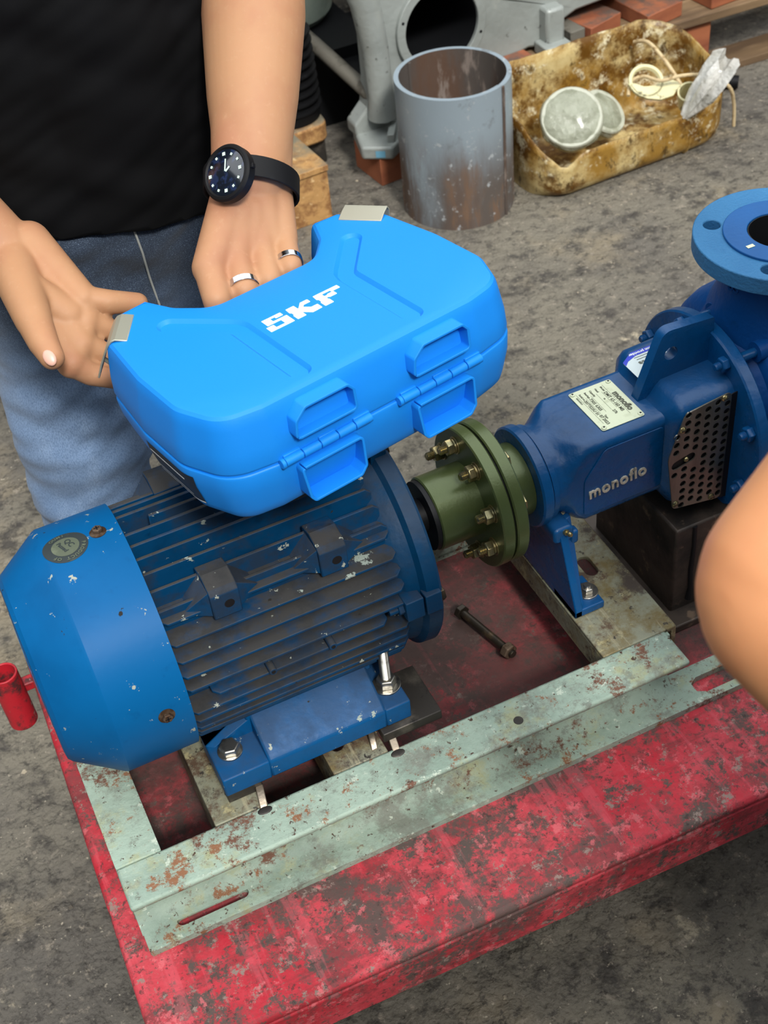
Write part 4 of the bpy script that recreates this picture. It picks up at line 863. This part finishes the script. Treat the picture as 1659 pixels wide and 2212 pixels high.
# strap ring round the wrist
c0 = wr-axis_arm*.002+Fw*-.002; mb = MB(); vs = []; fs = []; ns = 40; a1 = axis_arm
sx = (wx-a1*wx.dot(a1)).normalized(); sy_ = a1.cross(sx)
for k in range(ns):
    t = 2*math.pi*k/ns; rd = sx*(.0455*math.cos(t))+sy_*(.0380*math.sin(t))
    for (ra, ax_) in ((1., -.011), (1.07, -.011), (1.07, .011), (1., .011)): vs.append(c0+rd*ra+a1*ax_)
for k in range(ns):
    for e in range(4): fs.append((k*4+e, k*4+(e+1) % 4, ((k+1) % ns)*4+(e+1) % 4, ((k+1) % ns)*4+e))
stp = mb.add(vs, fs).build('strap', 'rubber', wt, bevel=.0008)
# finger rings
def ring(a, b, f, r, name, label):
    a = V(a); b = V(b); c = a.lerp(b, f); o = MB().lathe([(-.0034, r), (-.0034, r+.0013), (.0034, r+.0013), (.0034, r)], c, (b-a), 32, loop=True).build(name, 'silver', None, bevel=.0004)
    return tag(o, label, 'ring', 'silver finger rings')
ring(knu[3], pip[3], .84, .0122, 'finger_ring', 'silver band on the little finger of the gripping hand')
ring(knu[1], pip[1], .90, .0136, 'finger_ring', 'silver ring on the middle finger beside the case lid edge')

# ================================================================== SECOND PERSON (ELBOW AT THE RIGHT EDGE)
E0 = V((.1850, -.6615, .9435))
def cam_off(r, u, f): return E0+Rt*r+Up*u+Fw*f
C_ = []
ua = cam_off(.17, .20, -.02); fa = cam_off(.20, -.155, .03)
seg(cam_off(.003, 0, 0), .0425, cam_off(.012, .012, 0), .045); seg(cam_off(.008, .006, 0), .046, ua, .062); seg(cam_off(.008, -.006, 0), .046, cam_off(.08, -.066, .01), .053); seg(cam_off(.08, -.066, .01), .053, fa, .033)
hd = (fa-cam_off(.08, -.062, .01)).normalized(); hs_ = hd.cross(Fw).normalized()
for i in range(4):
    m_ = fa+hd*.085+hs_*(-.030+.020*i); seg(fa+hs_*(-.012+.008*i), .022, m_, .014); seg(m_, .012, m_+hd*.04+Fw*.012, .0105); seg(m_+hd*.04+Fw*.012, .0105, m_+hd*.055+Fw*.045, .009)
seg(fa+hs_*-.015, .02, fa+hd*.045-hs_*.045, .014); seg(fa+hd*.045-hs_*.045, .013, fa+hd*.075-hs_*.05+Fw*.02, .010)
S2 = E0+(ua-E0).normalized()*.31; tr2 = V((S2.x+.20, S2.y-.03, 0)); Zs = S2.z; seg(ua, .058, S2, .062); seg(S2, .062, tr2+V((0, 0, Zs+.01)), .07)
for sx_ in (-.09, .09):
    seg(tr2+V((sx_, 0, .62)), .115, tr2+V((sx_, 0, Zs-.08)), .12); seg(tr2+V((sx_, 0, .60)), .10, tr2+V((sx_*1.1, .0, .22)), .075); seg(tr2+V((sx_*1.1, .0, .22)), .075, tr2+V((sx_*1.15, -.02, FZ+.07)), .055); seg(tr2+V((sx_*1.15, -.02, FZ+.045)), .045, tr2+V((sx_*1.15, .12, FZ+.04)), .04)
seg(tr2+V((0, 0, Zs)), .07, tr2+V((0, .02, Zs+.12)), .056); seg(tr2+V((0, .03, Zs+.24)), .082, tr2+V((0, .05, Zs+.17)), .066); seg(tr2+V((0, .125, Zs+.20)), .010, tr2+V((0, .135, Zs+.18)), .014)
for sx_ in (-1, 1): seg(tr2+V((sx_*.08, .02, Zs+.20)), .013, tr2+V((sx_*.083, .015, Zs+.22)), .015)
seg(tr2+V((.2, 0, Zs)), .06, tr2+V((.25, .05, Zs-.27)), .048); seg(tr2+V((.25, .05, Zs-.27)), .046, tr2+V((.22, .12, Zs-.48)), .033)
for i in range(4): seg(tr2+V((.205+.012*i, .12+.006*i, Zs-.50)), .02, tr2+V((.19+.020*i, .13+.008*i, Zs-.58)), .013); seg(tr2+V((.19+.020*i, .13+.008*i, Zs-.58)), .012, tr2+V((.185+.020*i, .15+.008*i, Zs-.65)), .009)
p2 = link('person', cones(C_, .0032, 7, .5), 'skin_tan'); tag(p2, 'bare bent elbow of a second person close by at the right edge', 'person')
link('shirt', cones([(tr2+V((k*.09, 0, .62)), .128, tr2+V((k*.09, 0, Zs-.08)), .132) for k in (-1, 1)]+[(tr2+V((0, 0, .62)), .125, tr2+V((0, .0, Zs-.06)), .13), (tr2+V((.2, 0, Zs)), .078, tr2+V((0, 0, Zs)), .088), (S2, .078, tr2+V((0, 0, Zs)), .088), (S2, .076, S2.lerp(E0, .45), .072), (tr2+V((.2, 0, Zs)), .076, tr2+V((.225, .025, Zs-.13)), .072)], .010, 5, .5), 'shirt', p2)
link('trousers', cones([(tr2+V((k*.09, 0, .60)), .118, tr2+V((k*.1, .0, .22)), .088) for k in (-1, 1)]+[(tr2+V((k*.1, .0, .22)), .088, tr2+V((k*.104, -.02, FZ+.09)), .07) for k in (-1, 1)], .010, 5, .5), 'jeans', p2)
for sx_ in (-1, 1): MB().sphere(tr2+V((sx_*.104, .05, FZ+.045)), .1, 20, 12, (.5, 1.35, .46)).build('shoe', 'black', p2)
MB().sphere(tr2+V((0, .005, Zs+.265)), .096, 24, 16, (.90, 1, .80)).build('hair', 'hair', p2)

# ================================================================== STEEL PIPE SECTION
px, py, prd, ph_ = 1.082, 1.468, .1263, .3065
pi = thing('steel_pipe', 'short upright offcut of grey steel pipe with a weld seam, standing on the floor', 'pipe'); pi.location = (px, py, FZ)
def seamed(r, n=120, gap=.0025):
    out = []; a0 = math.radians(-62)
    for k in range(n): t = 2*math.pi*k/n; rr = r+gap*(k/n-.5); out.append((rr*math.cos(a0+t), rr*math.sin(a0+t)))
    return out
o_ = seamed(prd); i_ = seamed(prd-.0105)
mb = MB(); n = len(o_); mb.add([(p[0], p[1], 0) for p in o_]+[(p[0], p[1], ph_+.004*(k/n)) for k, p in enumerate(o_)], [(i, (i+1) % n, (i+1) % n+n, i+n) for i in range(n)])
mb.add([(p[0], p[1], ph_+.004*(k/n)) for k, p in enumerate(o_)]+[(p[0], p[1], ph_+.004*(k/n)) for k, p in enumerate(i_)], [(i, (i+1) % n, (i+1) % n+n, i+n) for i in range(n)])
mb.build('pipe_wall', 'pipe', pi, ang=45)
mb = MB(); mb.add([(p[0], p[1], 0) for p in i_]+[(p[0], p[1], ph_+.004*(k/n)) for k, p in enumerate(i_)], [(i, i+n, (i+1) % n+n, (i+1) % n) for i in range(n)]); mb.build('pipe_bore', 'pipe_in', pi, ang=45)
a0 = math.radians(-62); mb = MB(); mb.tube([((prd+.0005)*math.cos(a0)+.001*noise.noise(V((z*60, 0, 0))), (prd+.0005)*math.sin(a0), z) for z in [ph_*k/24 for k in range(25)]], .0042, 8); mb.build('weld_seam', 'pipe_in', pi)
mb = MB(); mb.tube([((prd-.011)*math.cos(a0+math.pi), (prd-.011)*math.sin(a0+math.pi), z) for z in [ph_*k/24 for k in range(25)]], .004, 8); mb.build('inner_weld', 'pipe_in', pi)

# ================================================================== CUT OPEN PLASTIC DRUM AND ITS CONTENTS
dr = thing('cut_plastic_drum', 'oil stained yellow plastic drum cut open lengthwise as a parts tray', 'drum'); dr.location = (1.485, 1.475, FZ); dr.rotation_euler.z = math.radians(2)
mb = MB(); ns = 96; HL, HW = .262, .140
base_o = rpoly([(-HL, -HW, .085), (HL, -HW, .10), (HL, HW, .10), (-HL, HW, .085)], 12)
def resample(P, n):
    P = [Vector(p) for p in P]; P.append(P[0]); L = [0]
    for i in range(len(P)-1): L.append(L[-1]+(P[i+1]-P[i]).length)
    out = []; j = 0
    for k in range(n):
        t = L[-1]*k/n
        while L[j+1] < t: j += 1
        out.append(P[j].lerp(P[j+1], (t-L[j])/max(L[j+1]-L[j], 1e-9)))
    return out
bo = resample(base_o, ns); vs = []; fs = []; rings = 9
def rim(p):
    fy = min(1, max(0, (p.y+HW)/(2*HW))); h = .108+.105*fy**1.4
    h += .035*math.exp(-((p.x-HL)/.05)**2)*(1-fy)-.030*math.exp(-((p.x+HL*.80)/.028)**2-((p.y+HW)/.08)**2)
    h += .028*math.exp(-((p.x+HL)/.03)**2-((p.y+.04)/.05)**2)
    return h+.003*noise.noise(V((p.x*40, p.y*40, 0)))
for j in range(rings):
    f = j/(rings-1)
    for p in bo:
        H = rim(p); sc_ = .80+.20*math.sin(min(f*2.2, 1)*math.pi/2); z = .002+H*(f**1.35); vs.append((p.x*(.93+.07*sc_/1) if f < .1 else p.x*(.86+.14*sc_), p.y*sc_, z))
for j in range(rings-1):
    for k in range(ns): fs.append((j*ns+k, j*ns+(k+1) % ns, (j+1)*ns+(k+1) % ns, (j+1)*ns+k))
fs.append(tuple(range(ns-1, -1, -1)))
do = mb.add(vs, fs).build('drum_shell', 'drum', dr, ang=60); sd = do.modifiers.new('t', 'SOLIDIFY'); sd.thickness = .0035; sd.offset = 0
MB().tube([(.125, -.142+.02*(1-math.sin(min(k/7*2.2, 1)*math.pi/2)), .004+.122*(k/7)**1.35) for k in range(8)], .004, 8).build('moulding_rib', 'drum', dr)
def wrapped(name, c, r, h, ax, label, seed):
    t = thing(name, label, 'wrapped part', group=None); ax = V(ax).normalized()
    MB().lathe([(-h, r*.82), (-.004, r*.97), (0, r), (.004, r*.96), (.004, r*.5)], c, ax, 40).build('cap', 'cap_grey', t, ang=50)
    s = MB().sphere((0, 0, 0), r*1.04, 36, 20, (1, 1, .42)); a_, p_, q_ = basis(ax)
    m3 = Matrix((p_, q_, a_)).transposed().to_4x4(); m3.translation = V(c)-ax*.012
    s.xf(m3)
    for i, v in enumerate(s.v): s.v[i] = v+(v-V(c)).normalized()*(.0035*noise.noise(v*40+V((seed, 0, 0)))+.0015*noise.noise(v*110))
    s.build('clear_wrap', 'wrap', t, ang=20)
wrapped('wrapped_cap', (1.352, 1.425, -.078), .070, .075, (-.35, -.62, .75), 'round cap in clear crinkled wrap at the left end of the drum', 1)
wrapped('wrapped_cap', (1.466, 1.470, -.118), .058, .045, (.3, -.55, .75), 'second wrapped round part lying lower beside the first wrapped cap', 5)
g = thing('filter_mask', 'dirty cream crescent plastic ring lying in the drum', 'plastic ring')
gm = frame_m(V((1.585, 1.445, -.085)), (.92, -.35, -.1), (.25, .75, .6))
MB().plate([(-.062, .012), (-.045, -.012), (-.02, -.026), (.012, -.03), (.042, -.02), (.062, .004), (.055, .014), (.035, .022), (.02, .016), (.0, .006), (-.025, .004), (-.045, .012)], [], -.004, .004).xf(gm).build('crescent_plate', 'cream', g, bevel=.0015)
MB().lathe([(-.004, .030), (.004, .034), (.004, .041), (-.004, .041)], (-.018, .018, .0), (0, 0, 1), 40, loop=True).xf(gm).build('ring', 'cream', g, bevel=.001)
tcup = MB().lathe([(-.055, .024), (0, .026), (0, .022), (-.055, .020)], (1.640, 1.388, -.085), (-.3, -.35, .8), 28, loop=True).build('short_tube', 'cream'); tag(tcup, 'short dark mouthed plastic tube between cream ring and white bag', 'tube')
mb = MB(); vs = []; fs = []; nb = 26; pA = V((1.600, 1.345, -.115)); pB = V((1.668, 1.300, .015)); a_, p_, q_ = basis(pB-pA)
for j in range(12):
    f = j/11; r = .014+.030*f+.012*math.sin(f*3.1)
    for k in range(nb):
        t = 2*math.pi*k/nb; w = 1+.35*noise.noise(V((math.cos(t)*2.5, math.sin(t)*2.5, f*2)))+.22*math.sin(t*5+f*3); vs.append(pA.lerp(pB, f)+p_*(r*w*math.cos(t))+q_*(r*.6*w*math.sin(t))+(pB-pA).normalized()*(.012*math.sin(t*4) if j == 11 else 0))
for j in range(11):
    for k in range(nb): fs.append((j*nb+k, j*nb+(k+1) % nb, (j+1)*nb+(k+1) % nb, (j+1)*nb+k))
fs.append(tuple(range(nb-1, -1, -1))); bgo = mb.add(vs, fs).build('plastic_bag', 'bag', ang=25); tag(bgo, 'crumpled milky plastic bag sticking up from the right end of the drum', 'bag')
def smooth_path(P, n=6):
    P = [V(p) for p in P]; out = []
    for i in range(len(P)-1):
        p0, p1, p2, p3 = P[max(i-1, 0)], P[i], P[i+1], P[min(i+2, len(P)-1)]
        for k in range(n): t = k/n; out.append(.5*((2*p1)+(p2-p0)*t+(2*p0-5*p1+4*p2-p3)*t*t+(3*p1-p0-3*p2+p3)*t**3))
    out.append(P[-1]); return out
tag(MB().tube(smooth_path([(1.630, 1.60, -.045), (1.637, 1.553, -.030), (1.643, 1.485, -.055), (1.656, 1.434, -.10)]), .0045, 8).build('cord', 'cord'), 'stained cord dropping from the pallet edge into the drum', 'cord')
tag(MB().tube(smooth_path([(1.528, 1.465, -.095), (1.55, 1.49, -.078), (1.575, 1.478, -.066), (1.592, 1.43, -.062), (1.63, 1.404, -.05), (1.677, 1.371, -.05), (1.715, 1.343, -.075), (1.742, 1.352, -.13), (1.750, 1.355, -.19)]), .0042, 8).build('cord', 'cord'), 'stained cord looping over the cream ring and out over the drum end', 'cord')

# ================================================================== PALLET, PLANKS AND GREY CASTING BEHIND
PZ = -.05
pl = thing('wooden_pallet', 'weathered wooden pallet carrying the grey machine casting', 'pallet')
def obox(o, x, y, L, W, z0, z1, name, mat, parent=None, bev=.002):
    """board with its near-left bottom corner at o, running along x-direction vector"""
    x = V(x).normalized(); y = V(y).normalized(); o = V(o); vs = [o+x*(L*i)+y*(W*j)+V((0, 0, k)) for k in (z0, z1) for i, j in ((0, 0), (1, 0), (1, 1), (0, 1))]
    return MB().add(vs, [(0, 3, 2, 1), (4, 5, 6, 7), (0, 1, 5, 4), (1, 2, 6, 5), (2, 3, 7, 6), (3, 0, 4, 7)]).build(name, mat, parent, bevel=bev)
dx = V((.995, -.02, 0)); dy = V((.02, .995, 0))
O = V((1.20, 1.645, 0))
obox(O, dx, dy, 1.35, .10, PZ-.022, PZ, 'deck_board', 'wood', pl)
for k in range(1, 5): obox(O+dy*(.02+.16*k), dx, dy, 1.35, .10, PZ-.022, PZ, 'deck_board', 'wood', pl)
for s in (0.02, .60, 1.22):
    obox(O+dx*s+dy*.02, dy, -dx, .72, -.09, FZ+.022, PZ-.022, 'bearer', 'wood_red', pl)
obox(O, dx, dy, 1.35, .09, FZ, FZ+.02, 'bottom_board', 'wood', pl)
def plank(p0, p1, p3, t, z, label):
    p0, p1, p3 = [V((*p, 0)) for p in (p0, p1, p3)]; o = obox((p0.x, p0.y, 0), p1-p0, p3-p0, (p1-p0).length, (p3-p0).length, z, z+t, 'plank_offcut', 'wood_red', None, .0025); tag(o, label, 'plank'); return o
plank((1.545, 1.655), (1.650, 1.690), (1.515, 1.79), .040, PZ+.0005, 'reddish wooden offcut lying nearest the casting on the pallet edge')
plank((1.690, 1.635), (1.805, 1.660), (1.670, 1.84), .038, PZ+.0005, 'larger reddish split plank in the middle of the pallet edge')
plank((1.880, 1.645), (1.990, 1.655), (1.870, 1.76), .036, PZ+.0005, 'reddish wooden offcut at the far right end of the pallet edge')
plank((1.27, 1.632), (1.39, 1.640), (1.265, 1.69), .018, PZ+.0005, 'dark reddish thin board beside the right foot of the grey casting')
o = obox((1.495, 1.665, 0), (1, .1, 0), (-.1, 1, 0), .042, .07, PZ+.0005, PZ+.04, 'packing_block', 'block_grey'); tag(o, 'small grey steel block beside the reddish offcut on the pallet', 'block')
o = MB().tube([(1.80, 1.62, FZ+.025), (1.90, 1.54, FZ+.02)], .016, 14).build('black_hose', 'rubber'); tag(o, 'black rubber hose end lying on the floor under the pallet edge', 'hose')

mc = thing('machine_casting', 'large grey painted machine casting with a round bore standing on blocks', 'machine')
YP = 1.70
def cst(u, v, w): return (u, YP+w, v)
outl = [(.985, .62), (.985, .0), (.975, -.06), (.94, -.095), (.94, -.125), (1.07, -.135), (1.13, -.128), (1.30, -.060), (1.355, -.046), (1.40, -.035), (1.455, -.046), (1.475, -.040), (1.485, .005), (1.53, .022), (1.64, .03), (1.80, .10), (1.80, .62)]
hole = circ(1.172, .082, .094, 48)
MB().plate(outl, [hole], 0, .05, cst).build('side_wall', 'casting', mc, bevel=.006)
MB().box(1.0, 1.78, YP+.04, YP+.5, -.075, -.06).build('shade_pan', 'dark', mc, bevel=.003)  # pan added under the casting to block light and darken the floor
MB().plate([(1.455, .03), (1.80, .10), (1.80, .62), (1.455, .62)], [], .30, .34, cst).build('side_wall', 'casting', mc, bevel=.004)
MB().prism([(1.49, 1.70), (1.85, 1.78), (1.85, 2.1), (1.49, 2.1)], 'z', .035, .06).build('underside', 'casting', mc, bevel=.004)
MB_r = MB().plate(circ(1.172, .082, .113, 56), [circ(1.172, .082, .092, 48)], -.012, 0, cst).build('bore_ring', 'casting', mc, bevel=.002)
MB().lathe([(-.01, .0935), (.30, .0935)], cst(1.172, .082, 0), (0, 1, 0), 48, caps=False).build('bore', 'dark', mc)
MB().cyl(cst(1.172, .082, .28), cst(1.172, .082, .285), .097, 40).build('bore_back', 'dark', mc)
for a in (160, 250, 340, 70): MB().cyl(cst(1.172+.103*math.cos(math.radians(a)), .082+.103*math.sin(math.radians(a)), -.0118), cst(1.172+.103*math.cos(math.radians(a)), .082+.103*math.sin(math.radians(a)), -.0128), .0035, 12).build('tapped_hole', 'dark', MB_r)
MB().tube([V(cst(.93, .50, -.012)), V(cst(.955, .30, -.012)), V(cst(.988, .19, -.012)), V(cst(1.002, .08, -.012)), V(cst(1.005, -.03, -.012)), V(cst(1.005, -.085, -.012))], [.036, .036, .034, .031, .03, .034], 18).build('corner_post', 'casting', mc)
MB().tube([V(cst(.998, -.045, .0)), V(cst(.945, .02, .22)), V(cst(.89, .08, .42))], [.018, .018, .018], 12).build('diagonal_brace', 'block_grey', mc)
ftc = MB().prism([(.925, 1.64), (.985, 1.60), (1.075, 1.665), (1.06, 1.745), (.95, 1.745)], 'z', -.150, -.118).build('casting_foot', 'casting', mc, bevel=.006)
MB().prism([(.985, 1.625), (1.0, 1.618), (1.035, 1.675), (1.02, 1.682)], 'z', -.119, -.098).build('foot_clip', 'casting', ftc, bevel=.002)
MB().prism([(.9515, 1.6215), (.9700, 1.6092), (.9700, 1.6084), (.9515, 1.6207)], 'z', -.143, -.127).build('blue_mark', 'tape_blue', ftc)
MB().box(1.415, 1.485, 1.640, 1.70, PZ+.0005, PZ+.030).build('casting_foot', 'casting', mc, bevel=.004)
MB().box(1.43, 1.48, 1.665, 1.74, PZ+.02, .06).build('foot_web', 'casting', mc, bevel=.008)
MB().plate([(.99, .1), (1.80, .1), (1.80, .6), (.99, .6)], [], .5, .54, cst).build('rear_wall', 'casting', mc, bevel=.004)
o = obox((.96, 1.62, 0), (1, .1, 0), (-.1, 1, 0), .15, .12, FZ, -.1505, 'support_block', 'wood_red'); tag(o, 'dark reddish wooden block under the left foot of the grey casting', 'block')
# things behind the gripping arm
tk = MB().lathe([(0, .10), (.02, .115), (.25, .115)], (.99, 2.20, -.02), (-.05, -.1, 1), 40).build('tank', 'tank'); tag(tk, 'pale green round tank behind the casting post', 'tank')
MB_l = MB().prism([(.925, 1.96), (1.12, 1.96), (1.12, 2.36), (.925, 2.36)], 'z', FZ, -.03).build('shadow_stand', 'dark'); tag(MB_l, 'added dark stand filling in for deep shadow under the pale green tank', 'stand')  # dark box enlarged to stand in for the deep shadow beside the casting
pr = []
for k in range(9): pr += [(.022*k, .058), (.022*k+.004, .070), (.022*k+.009, .070), (.022*k+.012, .058)]
pr = [(t, r*(1.12-.55*t)) for t, r in pr]
bw = thing('rubber_bellows', 'black ribbed rubber bellows standing on a chip block behind the arm', 'bellows')
MB().lathe(pr, (.842, 1.86, -.085), (0, 0, 1), 36).build('bellows_body', 'rubber', bw)
MB().lathe([(-.03, .072), (0, .074), (.0, .05)], (.842, 1.86, -.078), (0, 0, 1), 36).build('bellows_collar', 'rubber', bw)
o = MB().prism(rpoly([(.76, 1.77, .02), (.905, 1.78, .03), (.915, 1.93, .03), (.77, 1.93, .02)], 4), 'z', -.155, -.109).build('chip_block', 'osb', bevel=.006); tag(o, 'rough chipped yellow block under the rubber bellows', 'block')
o = MB().box(.78, .90, 1.80, 1.92, FZ, -.155).build('block_stand', 'packer', bevel=.004); tag(o, 'dark stand under the chipped yellow block', 'stand')
o = obox((.575, 1.545, 0), (.995, .06, 0), (-.06, .995, 0), .235, .22, -.10, -.085, 'pallet_board', 'osb'); tag(o, 'short grey topped pallet board behind the jeans', 'board')
o = obox((.580, 1.55, 0), (.995, .06, 0), (-.06, .995, 0), .228, .20, FZ, -.101, 'pallet_block', 'osb'); tag(o, 'chip wood pallet block under the grey topped board behind the jeans', 'block')
